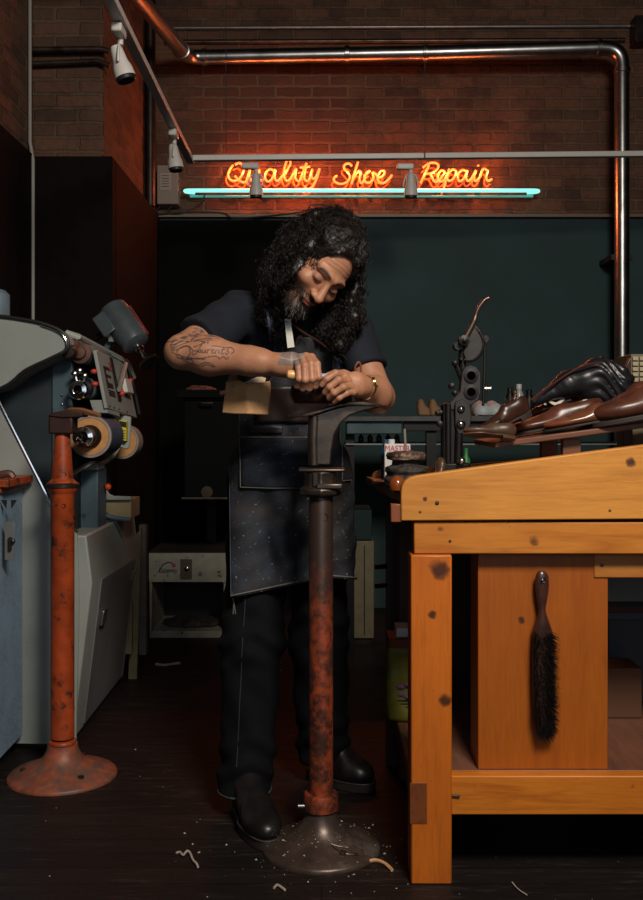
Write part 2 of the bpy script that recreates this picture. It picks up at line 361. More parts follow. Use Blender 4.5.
def track_spot(lbl,p,yaw,tilt,grp='white track spotlights'):
    t=thing('track_spotlight',lbl,'spotlight',p,grp); p=Vector(p)
    Mx=Matrix.Translation(p)@Matrix.Rotation(yaw,4,'Z')
    obj('adapter',MB().box((-.055,-.017,-.043),(.025,.017,-.014),Mx),M['fixture'],t,bev=.006)
    st=MB(); 
    obj('stem',MB().tube([Mx@V(.012,0,-.04),Mx@V(.012,0,-.062)],.009,12),M['fixture'],t)
    yk=MB()
    for sgn in (-1,1): yk.tube([Mx@v for v in catmull([(.012,0,-.06),(.012+sgn*.022,0,-.07),(.012+sgn*.033,0,-.10),(.012+sgn*.036,0,-.125)],4)],.004,6)
    obj('yoke',yk,M['fixture'],t)
    Mh=Mx@Matrix.Translation((.012,0,-.115))@Matrix.Rotation(tilt,4,'X')
    h=MB().lathe([(.006,.052),(.016,.050),(.020,.035),(.024,0),(.031,-.022),(.033,-.05),(.029,-.05),(.026,-.03)],(0,0,0),(0,0,1),24).xf(Mh)
    obj('lamp_head',h,M['fixture'],t)
    obj('lens',MB().lathe([(.027,-.062),(.029,-.06),(.029,-.035),(.001,-.035)],(0,0,0),(0,0,1),20).xf(Mh),M['darkrub'],t)
    return t
track_spot('white track spotlight nearest the camera on the side rail',V(xx-.004,3.03,TZ-.0),R(90),R(-18))
track_spot('white track spotlight beside the white wall box, at the rail corner',V(xx,4.12,TZ-.0),R(90),R(-8))
a=P(254,158,4.66); track_spot('white track spotlight hanging before the neon word Quality',V(a.x,4.635,TZ+.003),0,R(6))
a=P(408,157,4.7); track_spot('white track spotlight hanging between the neon words Shoe and Repair',V(a.x,4.68,TZ+.012),0,R(6))
# ------------------------------------------------------------------ neon
ND=5.68
neon_o=emis('neon_orange',(1.0,.155,.032),2.9); neon_t=emis('neon_turquoise',(.16,.50,.44),2.0); neon_od=emis('neon_orange_reflection',(1.0,.12,.02),.42); neon_td=emis('neon_turquoise_reflection',(.12,.5,.45),.16)
wordsd={'Quality':[[(233,164),(229.5,169),(228,174),(230,178.5),(234,180),(239,178),(243,172),(243.5,166),(240,162),(235,163.5)],[(235,175),(240,180),(246,180.5),(250,168),(249,176),(252,180),(256,178),(259.5,168),(258.5,176),(261,179.5),(264,178)],
 [(275,170.5),(270,168),(266,172),(265,177),(268,180.5),(272,178),(275.5,168.5),(274.5,176),(277,180),(281,177),(287,169),(290.5,162),(288,158),(285,165),(284,175),(287,180),(291,177),(296,167.5),(295,176),(298,180),(301,177),(306.5,162),(304.5,172),(304.5,178),(307,180),(310,177),(312.5,168),(311.5,175),(314,178),(317,174),(319.5,167.5),(316.5,178),(312,186),(307,188),(305,185)],[(300,166.5),(310,165.5)]],
'Shoe':[[(352,165),(349,162.5),(345,163.5),(344,167),(347.5,171.5),(350,176),(347,181),(341,183),(335,181),(333.8,177.5),(337,175)],[(358,161),(354.5,172),(351.5,183),(354,176),(358.5,170),(361,172),(359.5,178),(361,182),(364,180),(366,173),(370,170),(367,171),(364.5,176),(365.5,181),(370,181.5),(373.5,177),(373,171.5),(376,173.5),(379,177),(384,174),(384.5,170),(381,170),(377.8,175),(379,181),(384,182),(389,178),(392,174)]],
'Repair':[[(429,164),(424.5,174),(420.5,182)],[(423,166.5),(430,162),(437,162.5),(438,167),(432,172),(426,173),(430,173),(434,180),(438,180.5),(442,175.5),(444.5,171),(441,169.5),(437.8,175),(440,180.5),(445,178),(449.5,168),(446.5,178),(443.5,188)],[(447,175),(452,168.5),(456,170.5),(454,177),(449.5,180),(446.5,177)],
 [(467,170.5),(462,169),(458,174),(459,180),(463.5,178),(467.5,169.5),(465.8,176),(468,180),(472,177),(475.5,169.5),(473.8,177),(476,180),(480,176),(483,168),(487.5,170),(486,176),(488,180),(492,178)],[(478,164),(478.6,165.2)]]}
NS={'Quality':'orange neon script word Quality, first word on the brick wall','Shoe':'orange neon script word Shoe, middle word on the brick wall','Repair':'orange neon script word Repair, last word on the brick wall'}
for wname,strokes in wordsd.items():
    m=MB()
    for st in strokes: m.tube(catmull([P(x,y+1,ND) for x,y in st],5),.0062,8)
    nw=tag(obj('neon_word',m,neon_o),NS[wname],'neon sign')
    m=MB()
    for st in strokes: m.tube(catmull([P(x-2,y+6.5,ND+.05) for x,y in st],5),.0052,8)  # added lower copy of the strokes, glowing faintly to imitate their reflection
    obj('reflection_tube',m,neon_od,nw,label='dimmer orange return tubing behind the lit letters')
    xs=[p[0] for st in strokes for p in st]
    for x in (min(xs)+5,max(xs)-6): obj('tube_support',MB().tube([P(x,178,ND+.008),P(x,178,5.745)],.003,6),M['darkrub'],nw)
m=MB(); 
tubepts=[P(195,192.5,ND+.04),P(190,192.2,ND+.036),P(186.5,191.6,ND+.025),P(185.2,191.1,ND+.01),P(186.5,190.7,ND),P(191,190.5,ND-.004)]+[P(x,190.5,ND-.004) for x in range(198,526,8)]+[P(532,190.5,ND-.004),P(536.5,190.7,ND),P(538.2,191.1,ND+.01),P(537,191.6,ND+.025),P(533,192.2,ND+.036),P(527,192.5,ND+.04)]
nt=tag(obj('neon_tube',m.tube(catmull(tubepts,5),.0115,10),neon_t),'straight turquoise neon tube underlining the orange script','neon tube')
obj('reflection_tube',MB().tube([P(190,196.5,ND+.05),P(533,196.5,ND+.05)],.008,10),neon_td,nt,label='dim lower return tube')  # added faintly glowing tube that imitates the reflection of the turquoise one
for x in (215,330,500): obj('tube_support',MB().tube([P(x,191.5,ND+.012),P(x,192,5.745)],.003,6),M['darkrub'],nt)
# light thrown by the neon words and tube
def area(name,loc,rot,sx,sy,pw,col,spread=180):
    l=bpy.data.lights.new(name,'AREA'); l.shape='RECTANGLE'; l.size=sx; l.size_y=sy; l.energy=pw; l.color=col; l.spread=R(spread)
    o=bpy.data.objects.new(name,l); C.objects.link(o); o.location=loc; o.rotation_euler=rot; return o
def glow(x,y,pw,col,D=ND-.01):
    l=bpy.data.lights.new('neon_light','POINT'); l.energy=pw; l.color=col; l.shadow_soft_size=0
    o=bpy.data.objects.new('neon_light',l); C.objects.link(o); o.location=P(x,y,D)
for x in list(range(232,320,11))+list(range(337,392,11))+list(range(423,492,11)): glow(x,173,1.15,(1,.17,.035))
for x in range(192,540,26): glow(x,191,.09,(.12,.9,.8))
# transformer box and wires
tb=thing('transformer_box','small white transformer box on brick wall left of neon','box',P(167,185,5.72))
obj('housing',MB().box(P(157,204,5.69),V(P(178,0,5.69).x,BW,P(0,165,5.69).z)),mat('off_white',(.30,.25,.21),.5),tb,bev=.004)
obj('notice',MB().box(P(160,190,5.688)-V(0,.0015,0),P(171,173,5.688)+V(0,.002,0)),mat('paper',(.42,.36,.30),.7),tb)
for k in range(5): obj('printed_line',MB().box(P(161.5,176+k*2.7,5.686)-V(0,.001,0),P(169,175.4+k*2.7,5.686)),M['black'],tb)
conduit('black power wire drooping from transformer box to neon tube end',catmull([P(172,205,5.72),P(168,213,5.70),P(183,213,5.69),P(198,205,5.7),P(205,195,5.71)],8),.004,M['wire'],'power_wire','wire')
conduit('black wire lying loosely along the top of the dark panel',catmull([P(160,206,5.72),P(157,214,5.69),P(185,212,5.69),P(222,213,5.69),P(238,218,5.69),P(300,212,5.69),P(312,205,5.7),P(330,206,5.73)],8),.004,M['wire'],'loose_wire','wire')
# ------------------------------------------------------------------ light
key=area('ceiling_lamp_light',(.8,.1,3.0),(0,0,0),.8,.6,72,(1,.89,.76),150)
d=(V(.25,2.7,.7)-key.location); key.rotation_euler=d.to_track_quat('-Z','Y').to_euler()
win=area('window_daylight',((wx0+wx1)/2,YF-.02,1.9),(R(90),0,0),wx1-wx0-.1,1.9,15,(.80,.90,1.0),150)
w=bpy.data.worlds.new('w'); sc.world=w; w.use_nodes=True; w.node_tree.nodes['Background'].inputs[0].default_value=(.5,.6,.7,1); w.node_tree.nodes['Background'].inputs[1].default_value=.02
# ------------------------------------------------------------------ work bench
BD=2.32
def bx(x0,y0,x1,y1,D0,D1,dd=None):      # box whose front face spans the given corner points at depth D0
    a=P(x0,y1,D0); b=P(x1,y0,D0); return (a.x,D0,a.z),(b.x,D1,b.z)
bench=thing('work_bench','orange varnished pine work bench with sloped side board and lower shelf','work bench',(.6,2.7,0))
br=V(.6,2.7,0)
def kn(x,y,D,r): p=P(x,y,D)-br; return (p.x,p.y,p.z,r)
mw1=wood('pine_side_board',W_B,W_D,'x',[kn(631,462,BD,.016),kn(425,499,BD,.007),kn(420,512,BD,.005),kn(610,511,BD,.005)])
pts=[P(401,521,BD),P(401,492,BD),P(402,486,BD),P(405,481,BD),P(410,477.5,BD),P(418,475.5,BD),P(500,464,BD),P(600,450.5,BD),P(700,438,BD),P(800,429,BD),P(925,426,BD),P(925,517,BD)]
obj('side_board',MB().prism(pts,(0,.035,0)),mw1,bench,bev=.003)
mw2=wood('pine_apron',(.58,.205,.022),W_D2,'x',[kn(535,541,BD,.02),kn(441,529,BD,.014),kn(450,541,BD,.008),kn(591,527,BD,.01),kn(606,539,BD,.009)])
a,b=bx(414,522,925,554,BD+.01,BD+.05); a=(a[0],a[1],a[2]); obj('apron',MB().box(a,b),mw2,bench,bev=.003)
mw3=wood('pine_leg',(.56,.14,.008),W_D2,'z',[kn(432,615,BD,.012),kn(440,570,BD,.03),kn(445,700,BD,.02)])
a,b=bx(411,555,452,885,BD,BD+.09); zf=0
obj('leg',MB().box((a[0],a[1],0),b),mw3,bench,bev=.004)
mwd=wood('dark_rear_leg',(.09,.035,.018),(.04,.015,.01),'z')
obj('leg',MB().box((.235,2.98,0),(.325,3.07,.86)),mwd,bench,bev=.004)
for (x,y) in ((1.35,BD),(1.35,2.98)): obj('leg',MB().box((x,y,0),(x+.09,y+.09,.86)),mw3,bench,bev=.004)
a,b=bx(410,783,427,824,BD-.0015,BD+.0); obj('inset_block',MB().box(a,b),wood('end_grain',(.20,.055,.014),(.11,.03,.01),'y'),bench,bev=.001)
mw4=wood('pine_rail',(.62,.19,.014),W_D2,'x',[kn(634,789,BD,.014),kn(570,808,BD,.007),kn(494,792,BD,.006),kn(485,806,BD,.005)])
a,b=bx(451,776,892,815,BD+.012,BD+.05); obj('front_rail',MB().box(a,b),mw4,bench,bev=.003)
mtop=wood('worn_top',(.30,.13,.06),(.14,.06,.035),'x',scale=1.5)
tv=[V(.196,2.355,.90),V(.19,2.42,.90),V(.178,2.5,.90),V(.172,2.62,.90),V(.158,2.75,.90),V(.155,2.9,.90),V(.14,3.07,.90),V(1.5,3.07,.90),V(1.5,2.355,.90)]
obj('worktop',MB().prism(tv,(0,0,.022)),mtop,bench,bev=.002)
a,b=bx(390,497,401,521,BD+.036,BD+.07); obj('end_cleat',MB().box((a[0],a[1]-.03,a[2]),(b[0],a[1]+.0,.90)),wood('cleat',(.26,.075,.02),(.2,.06,.03),'z'),bench,bev=.002)
D=3.035; pts=[P(371.5,487,D),P(371.5,477,D),P(374,472.5,D),P(379,470.5,D),P(420,468,D),P(700,447,D),P(770,443,D),P(770,487,D)]
obj('rear_board',MB().prism(pts,(0,.03,0)),wood('pine_rear',W_B,W_D,'x'),bench,bev=.003)
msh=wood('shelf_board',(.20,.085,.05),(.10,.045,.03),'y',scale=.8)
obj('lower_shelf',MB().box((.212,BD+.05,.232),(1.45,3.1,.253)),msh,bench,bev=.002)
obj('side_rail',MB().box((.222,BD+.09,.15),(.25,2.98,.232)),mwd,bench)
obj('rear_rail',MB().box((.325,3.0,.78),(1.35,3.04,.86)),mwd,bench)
a,b=bx(594,552,900,578,BD+.051,BD+.075); obj('cross_piece',MB().box(a,b),wood('pine_cross',(.50,.19,.035),W_D2,'x',[kn(620,559,BD,.012)]),bench,bev=.003)
for (x,y,D,r) in ((437,503,BD,.006),(602,565,BD+.05,.005),(450,541,BD+.01,.004)):
    obj('screw',MB().lathe([(r,.002),(r*.8,-.0015),(.0005,-.002)],P(x,y,D),(0,1,0),12),M['iron_worn'],bench)
bo=MB().tube([P(452,795.5,BD+.008),P(460,796,BD+.008)],.003,8); obj('bolt',bo,M['iron_worn'],bench)
# wooden panel box that stands on the shelf
pb=thing('panel_box','upright orange wooden panel box standing on the bench lower shelf','panel',P(540,770,2.375))
mp=wood('pine_panel',(.38,.095,.004),(.32,.068,.003),'z',[tuple(P(521.5,620,2.375)-P(540,770,2.375))+(.011,),tuple(P(541,545,2.375)-P(540,770,2.375))+(.02,)],scale=.8)
p0=P(478,769.5,2.375); p1=P(608,548,2.375)
obj('front_panel',MB().box((p0.x,2.375,p0.z),(p1.x,2.40,p1.z)),mp,pb,bev=.002)
obj('side_panel',MB().box((p0.x+.001,2.401,p0.z),(p0.x+.025,2.50,p1.z)),mp,pb,bev=.002)
obj('side_panel',MB().box((p1.x-.025,2.401,p0.z),(p1.x-.001,2.50,p1.z)),mp,pb,bev=.002)
# brush
bs=thing('bench_brush','long black bristle brush with brown handle hanging on the wooden panel','brush',P(544,650,2.355))
def prof(cols,D,th):
    m=MB(); n=12; vs=[]
    for (y,x0,x1,t) in cols:
        a=P(x0,y,D);b=P(x1,y,D); c=(a+b)/2; rx=(b-a).length/2
        for k in range(n):
            q=2*math.pi*k/n; vs.append(c+V(rx*math.cos(q),t*math.sin(q),0))
    L=len(cols); fs=[(i*n+k,i*n+(k+1)%n,(i+1)*n+(k+1)%n,(i+1)*n+k) for i in range(L-1) for k in range(n)]
    fs+=[list(range(n))[::-1],[(L-1)*n+k for k in range(n)]]; return m.add(vs,fs)
bh=[(571,539,544,.004),(572.5,537,546.5,.007),(576,535.5,548.5,.009),(583,535,549,.010),(592,535.5,548.5,.010),(601,537,547,.009),(609,538.5,545.5,.009),(614,538,546.5,.010),(620,536,548.5,.011),(627,533.5,551,.012),(633,532.5,553,.012),(650,532,551,.012),(690,532,550,.012),(715,534,549,.012),(728,539,548,.009)]
obj('handle',prof(bh,2.352,.01),M['brushwood'],bs)
obj('hanging_hole',MB().lathe([(.004,-.0115),(.006,-.0125),(.0065,-.0105)],P(542.5,579.5,2.352),(0,1,0),14),M['iron'],bs)
obj('nail',MB().tube([P(542.5,579.5,2.33),P(542.5,579.5,2.376)],.002,8),M['steel'],bs)
bm=MB(); rr=random.Random(3)
a0=P(0,0,2.33)
for i in range(3800):
    y=rr.uniform(632,733); w=min(1,(y-628)/6)*min(1,(738-y)/10)
    x=rr.uniform(534+max(0,(y-715)*.25),552-max(0,(y-722)*.3)); dp=rr.uniform(-.012,.012)
    p=P(x,y,2.350+dp*.6); L=.016*w+.004
    e=p+V((x-542)/10*.012+rr.uniform(-.003,.005)+.003,-L*rr.uniform(.5,1.0),-rr.uniform(.0,.012)*(1+(y>720)*1.2))
    t=V(.0007,0,.0004); bm.add([p-t,p+t,e+V(0,0,.0003),e],[(0,1,2,3)])
obj('bristles',bm,M['bristle'],bs,smooth=0)
# ------------------------------------------------------------------ stands
def stand(name,label,x,y,mp,mbase,r_base,rp,zc,ztop,extra):
    t=thing(name,label,'cobbler stand',(x,y,0),'cast iron cobbler stands'); c=V(x,y,0)
    k=r_base/.15
    obj('base',MB().lathe([(r_base,0),(r_base,.006),(r_base*.97,.011),(r_base*.8,.022),(r_base*.58,.035),(r_base*.42,.05),(r_base*.34,.066),(rp*1.32,.085),(rp*1.25,.10)],c,n=64),mbase,t,smooth=60)
    kc=1.0 if x>-.3 else .80
    obj('collar',MB().lathe([(rp*1.2*kc,.098),(rp*1.45*kc,.102),(rp*1.45*kc,.135 if kc==1 else .108),(rp*1.35*kc,.142 if kc==1 else .112),(rp*1.0,.143 if kc==1 else .113)],c,n=40),mp,t)
    obj('pole',MB().lathe(extra,c,n=40),mp,t)
    for k in range(3):
        a=R(-60+k*120+(12 if x<-.3 else 0)); q=c+V(math.cos(a)*r_base*.70,math.sin(a)*r_base*.70,.0275)
        obj('base_bolt',MB().lathe([(.010,-.004),(.010,.002),(.006,.005),(.001,.006)],q,n=14),M['iron_worn'],t)
    return t
SX,SY=P(321,0,2.52).x,2.52
# centre pole: blackened iron above, orange paint below
s=NT('pole_paint'); sx=s.n('ShaderNodeSeparateXYZ'); s.l(s.tc.outputs['Object'],sx.inputs[0])
nz=s.noise(18,6,.7); nb=s.noise(7,5,.7)
edge=s.math('ADD',s.math('MULTIPLY',sx.outputs['Z'],1.0),s.math('MULTIPLY',s.math('SUBTRACT',nb,.5),.35))
k=s.ramp(edge,[(.60,0.0),(.74,1.0)])
pa=s.mix(s.ramp(nz,[(.40,0.0),(.56,1.0)]),(.36,.065,.022),(.05,.020,.014))
pa=s.mix(s.ramp(s.noise(35,4,.6),[(.5,0.0),(.75,.6)]),pa,(.16,.05,.03))
s.col(s.mix(k,pa,(.045,.026,.02))); s.set('Roughness',.42); s.set('Metallic',.25); s.bump(nz,.35,.003); mpole=s.m
t=stand('anvil_stand','rusty orange cobbler stand with iron last, at which the man works',SX,SY,mpole,M['base_iron'],.152,.031,0,.9,[(.031,.12),(.031,.90),(.026,.915)])
obj('pole_hole',MB().lathe([(.006,.004),(.0095,-.001),(.011,.003)],P(324,517,2.52-.0305),(0,1,0),16),M['steel'],t)
obj('set_screw',MB().lathe([(.006,-.008),(.006,.01),(.003,.012)],P(302,806,2.51),(-1,0,0),10),M['steel'],t)
def onbase(r,az): return V(SX+r*math.cos(R(az)),SY+r*math.sin(R(az)),float(np.interp(r,[.051,.063,.087,.12,.146,.15],[.066,.05,.035,.022,.011,.006]))+.001)
mk_=[(.078,-72),(.098,-48),(.128,-44),(.108,-62),(.078,-72)]
obj('cast_mark',MB().tube([onbase(a_[0]+(b_[0]-a_[0])*k/6,a_[1]+(b_[1]-a_[1])*k/6)+V(0,0,.0012) for a_,b_ in zip(mk_[:-1],mk_[1:]) for k in range(6)]+[onbase(*mk_[0])+V(0,0,.0012)],.0016,6),M['iron_worn'],t)
h=MB(); c=V(SX,SY,0)
h.lathe([(.036,.903),(.052,.908),(.055,.914),(.055,.924),(.044,.930),(.043,.955),(.045,.968)],c,n=8,caps=True)
obj('head_block',h,M['iron_worn'],t,bev=.003,smooth=30)
h=MB(); h.box((SX-.058,SY-.04,.968),(SX+.062,SY+.04,.977)); obj('head_flange',h,M['iron_worn'],t,bev=.004)
h=MB(); h.box((SX-.012,SY-.05,.925),(SX+.055,SY-.03,.94)); obj('lower_lug',h,M['iron_worn'],t,bev=.004)
obj('slot',MB().box(P(313.5,486,SY-.0425),P(317.5,473,SY-.036)),M['black'],t)
# iron last resting in the head (lifts out of the stand)
ls=thing('shoe_last_anvil','dark iron shoe-shaped last on top of the centre stand','shoe last',(SX,SY,.977))
web=[P(x,y,SY) for x,y in catmull([(0,0,0)],1) ] if False else None
wp=[(313,465),(312.5,440),(313.5,415),(322,412),(335,408),(350,404.5),(366,403.5),(386,406),(376,408.5),(364,411),(350,415.5),(341,423),(335,434),(332,449),(330.5,465)]
obj('web',MB().prism([P(x,y,SY-.012) for x,y in wp],(0,.024,0)),M['iron_worn'],ls,bev=.004)
obj('web_edge',MB().tube([P(x,y,SY-.0) for x,y in [(314,465),(313.5,440),(314.5,416)]],.016,12,sq=1),M['iron_worn'],ls)
n=28; top=[]; 
cl=[(287,416,.004),(291,415.7,.014),(298,414.8,.024),(308,413.2,.028),(318,410.8,.026),(328,407.5,.024),(338,404.5,.027),(350,402.4,.033),(362,402.4,.036),(374,403.6,.030),(382,405.4,.018),(387,407,.005)]
vs=[];fs=[]
for (x,y,w) in cl:
    a=P(x,y,SY)
    vs+=[a+V(0,-w,0),a+V(0,-w*.5,.003),a+V(0,w*.5,.003),a+V(0,w,0),a+V(0,w,-.007),a+V(0,-w,-.007)]
for i in range(len(cl)-1):
    for k in range(6): fs.append((i*6+k,i*6+(k+1)%6,(i+1)*6+(k+1)%6,(i+1)*6+k))
fs+=[tuple(range(6)),tuple((len(cl)-1)*6+k for k in range(6))]
o=obj('foot_plate',MB().add(vs,fs),M['iron_worn'],ls,bev=.0012)
# left stand
LX,LY=P(62.5,0,3.03).x,3.03
c=V(LX,LY,0); zz=lambda y:CH+(HY-y)*LY/F
ls2=stand('red_stand','orange-red cobbler stand beside the grey finishing machine',LX,LY,M['red_rust'],M['red_base'],.166,.036,0,.9,[(.036,.12),(.036,zz(494)),(.038,zz(493)),(.047,zz(489)),(.049,zz(486)),(.044,zz(482)),(.033,zz(479)),(.031,zz(470)),(.022,zz(428)),(.02,zz(424))])
for y in (505,474): obj('pole_hole',MB().lathe([(.003,.004),(.0062,-.001),(.007,.003)],V(LX+.012,LY-.0355+(y==474)*.006,zz(y)),(0,1,0),14),M['black'],ls2)
obj('ring',MB().lathe([(.045,zz(488)),(.052,zz(487)),(.052,zz(484)),(.045,zz(482.5))],c,n=36),M['iron_worn'],ls2)
mh=mat('rust_head',(.045,.018,.013),.55,.3,var=.4,bump=.3)
obj('head_block',MB().box((LX-.035,LY-.035,zz(434)),(LX+.04,LY+.035,zz(415))),mh,ls2,bev=.006)
obj('head_flange',MB().prism([P(48,416,LY-.04),P(51,413,LY-.04),P(66,410,LY-.04),P(82,412,LY-.04),P(82,417,LY-.04),P(62,418,LY-.04)],(0,.08,0)),mh,ls2,bev=.003)
hr=thing('rusty_last','rusty brown iron last lying across the red stand head','shoe last',P(80,413,LY))
vs=[];fs=[]; cl=[(66,411,.012,4),(72,408.5,.022,5),(82,409,.028,5),(92,412,.026,4),(99,414.5,.018,3),(101,415.5,.006,2)]
for (x,y,w,th) in cl:
    a=P(x,y,LY); q=th*LY/F
    vs+=[a+V(0,-w,0),a+V(0,-w*.5,.004),a+V(0,w*.5,.004),a+V(0,w,0),a+V(0,w*.6,-q),a+V(0,-w*.6,-q)]
for i in range(len(cl)-1):
    for k in range(6): fs.append((i*6+k,i*6+(k+1)%6,(i+1)*6+(k+1)%6,(i+1)*6+k))
fs+=[tuple(range(6)),tuple((len(cl)-1)*6+k for k in range(6))]
obj('sole_plate',MB().add(vs,fs),mat('rust_last',(.28,.12,.06),.5,.2,var=.3,bump=.2),hr,bev=.001)
# ------------------------------------------------------------------ finishing machine
mc=thing('finishing_machine','grey shoe finishing machine with sanding wheels and brushes along left wall','machine',(-.95,3.3,0))
def PX(x,y,X): # point on the plane X=const seen at pixel x,y
    D=X*F/(x-CX); return P(x,y,D)
c0=3.27
sec=[V(-.83,0,.03),V(-.766,0,.556),V(-.785,0,.715)]
body=MB(); y0,y1=c0,4.1
body.prism([V(-1.29,y0,.03),V(-.83,y0,.03),V(-.766,y0,.556),V(-.785,y0,.715),V(-1.29,y0,.715)],(0,y1-y0,0)); obj('lower_cabinet',body,M['greypaint'],mc,bev=.006)
obj('plinth',MB().box((-1.28,y0+.02,0),(-.845,y1-.02,.03)),M['darkrub'],mc)
def onface(D,t,o=.0): # t 0..1 up the slanted side face
    a=V(-.83,D,.03).lerp(V(-.766,D,.556),t); return a+V(o,0,0)
dr=obj('door',MB().prism([onface(3.40,.03),onface(4.03,.03),onface(4.03,.95),onface(3.40,.985)],(.006,0,0)),M['greydoor'],mc,bev=.002)
obj('door_handle',MB().prism([onface(3.44,.66,.007),onface(3.50,.66,.007),onface(3.50,.76,.007),onface(3.44,.76,.007)],(.012,0,0)),M['steel'],dr,bev=.002)
obj('hinge',MB().prism([onface(3.97,.80,.007),onface(4.0,.80,.007),onface(4.0,.88,.007),onface(3.97,.88,.007)],(.006,0,0)),M['steel'],dr,bev=.001)
# front sheet with diagonal upper edge
fp=c0-.012
pl=[V(-1.30,fp,.03),P(76,745,fp)+V(0,0,.0),P(79,600,fp),P(77,531,fp),P(62,521,fp),P(55,511,fp),P(0,403,fp),P(-40,325,fp)+V(0,0,0)]
pl[0].x=pl[-1].x=-1.30
fs_=obj('front_sheet',MB().prism(pl,(0,.011,0)),M['greypaint'],mc,bev=.002)
obj('edge_trim',MB().tube([P(-12,381,fp-.004),P(0,403,fp-.004),P(55,511.5,fp-.004)],.0055,8),M['chrome'],mc)
obj('edge_trim',MB().tube([P(57,514,fp-.003),P(64,523,fp-.003),P(78,531.5,fp-.003)],.004,8),M['darkrub'],mc)
# blue grey body behind
bodD=c0+.12
obj('upper_body',MB().prism([P(72,520,bodD),P(74,345,bodD),P(60,335,bodD),V(-1.30,bodD,1.40),V(-1.30,bodD,.72),],(0,.5,0)),mat('machine_body',(.024,.036,.044),.5,var=.4,vs=4),mc,bev=.004)
obj('side_strip',MB().box(P(52,418,bodD-.012),P(73,345,bodD-.001)),M['bluegrey'],mc,bev=.003)
obj('side_strip',MB().box(P(52,520,bodD-.012),P(60,418,bodD-.001)),M['bluegrey'],mc,bev=.003)
for y in (404,395): obj('bolt_head',MB().ball(P(62,y,bodD-.014),.005,10),M['steel'],mc)
# hood
hd=c0-.02
ho=[(-40,310),(0,316.5),(25,320),(42,323.5),(56,328.5),(64,333.5),(68,340),(68,347),(63,352.5),(50,359),(25,371),(0,389),(-40,405)]
hp=[P(x,y,hd) for x,y in ho]
for q in (0,-1): hp[q].x=-1.295
hood=obj('hood',MB().prism(hp,(0,.5,0)),M['greypaint'],mc,bev=.004)
obj('hood_seal',MB().tube(catmull([p+V(0,-.004,0) for p in hp],4),.0065,8),M['darkrub'],hood)
obj('hood_trim',MB().tube(catmull([p+V(0,-.009,0)+(V(-1.0,hd,1.27)-p)*.03 for p in hp[3:9]],4),.003,8),M['chrome'],hood)
# upper frame bar and panel
cp=[P(96,350,3.36),P(125,363,4.0),P(137,418,4.0),P(107.5,408,3.36)]
obj('frame_bar',MB().tube([P(66,333,3.33),P(78,336.5,3.33),P(127,362,4.0),P(134,378,4.05)],[.011,.011,.011,.009],8),M['greypaint'],mc)
obj('frame_bar',MB().tube([P(126,364,4.02),P(133,385,4.04),P(139,414,4.06)],.009,8),M['darkrub'],mc)
nrm=(cp[1]-cp[0]).cross(cp[3]-cp[0]).normalized()
if nrm.x<0: nrm=-nrm
pan=obj('control_panel',MB().prism(cp,nrm*-.012),M['greypaint'],mc,bev=.002)
ou=(cp[1]-cp[0]); ov=(cp[3]-cp[0])
def onp(u,v,o=.001):
    top=cp[0].lerp(cp[1],u); bot=cp[3].lerp(cp[2],u); return top.lerp(bot,v)+nrm*o
def pquad(u0,v0,u1,v1,o0=.0005,o1=.002): return MB().prism([onp(u0,v0,o0),onp(u1,v0,o0),onp(u1,v1,o0),onp(u0,v1,o0)],nrm*(o1-o0))
obj('slot',pquad(.40,.02,.50,.80),M['black'],pan)
for a in ((.12,.24,.17,.62),(.12,.24,.30,.29),(.17,.38,.30,.42),(.14,.52,.32,.60)): obj('mark_stroke',pquad(*a),M['black'],pan)
for k in range(3): obj('printed_line',pquad(.13,.65+k*.04,.34,.668+k*.04),M['black'],pan)
obj('red_mark',pquad(.32,.13,.37,.28),mat('faded_red',(.30,.07,.07),.5),pan)
obj('lever',MB().tube([onp(.42,.60,.01),onp(.80,.08,.02)],.009,10),mat('lever_metal',(.40,.37,.33),.4,.3),pan)
obj('switch',pquad(.62,.36,.86,.62,.002,.022),mat('switch_white',(.72,.70,.66),.4),pan,bev=.005)
for u,v in ((.93,.35),(.47,.66)): obj('knob',MB().ball(onp(u,v,.012),.012,12),M['red'],pan)
for u in (.07,.2,.35,.63): obj('screw_head',MB().ball(onp(u,.955,.001),.004,8),M['iron'],pan)
obj('panel_foot',MB().prism([P(104,400,3.37),P(108,413,3.37),P(120,417,3.6),P(118,405,3.6)],(-.05,0,0)),M['greypaint'],mc,bev=.002)
# dark bay behind the rollers
obj('bay_back',MB().box((-1.02,3.40,1.08),(-.90,4.0,1.40)),M['darkrub'],mc)
ax=V(0,1,0)
def roller(name,x,y,D0,D1,r,m,front,extra=None):
    c=P(x,y,D0); o=obj(name,MB().lathe([(r*.9,0),(r,.006),(r,D1-D0-.006),(r*.9,D1-D0)],c,ax,32),m,mc)
    obj('flange',MB().lathe([(r*.2,-.03),(r*.55,-.028),(r*.6,-.012),(r*1.02,-.010),(r*1.02,.004)],c,ax,28),front,o)
    return o
mro=mat('felt_roller',(.13,.14,.15),.75,var=.2)
r1=roller('brush_roller',81,353,3.37,3.72,.036,mro,mat('rust_flange',(.12,.06,.045),.5,.5,var=.3))
obj('end_cap',MB().lathe([(.005,-.03),(.022,-.028),(.026,-.01),(.026,.01)],P(69.5,352,3.30),ax,20),M['iron'],r1)
obj('clamp',MB().tube([P(69.5,352,3.30),P(76,345,3.34),P(77,337,3.34)],.010,8),mat('rust_clamp',(.16,.08,.06),.5,.4),r1)
r2=roller('brush_roller',82,388,3.36,3.60,.038,mro,M['iron_black'])
r2h=obj('chuck_ring',MB().lathe([(.016,-.03),(.030,-.028),(.034,-.02),(.030,-.008),(.02,-.004)],P(79.5,390,3.32),ax,28,caps=False),M['chrome'],r2)
for x,y in ((75,374),(85,376),(80,371)): obj('chuck_nut',MB().lathe([(.004,-.02),(.010,-.016),(.010,.012),(.004,.014)],P(x,y,3.33),ax,12),M['steel'],r2)
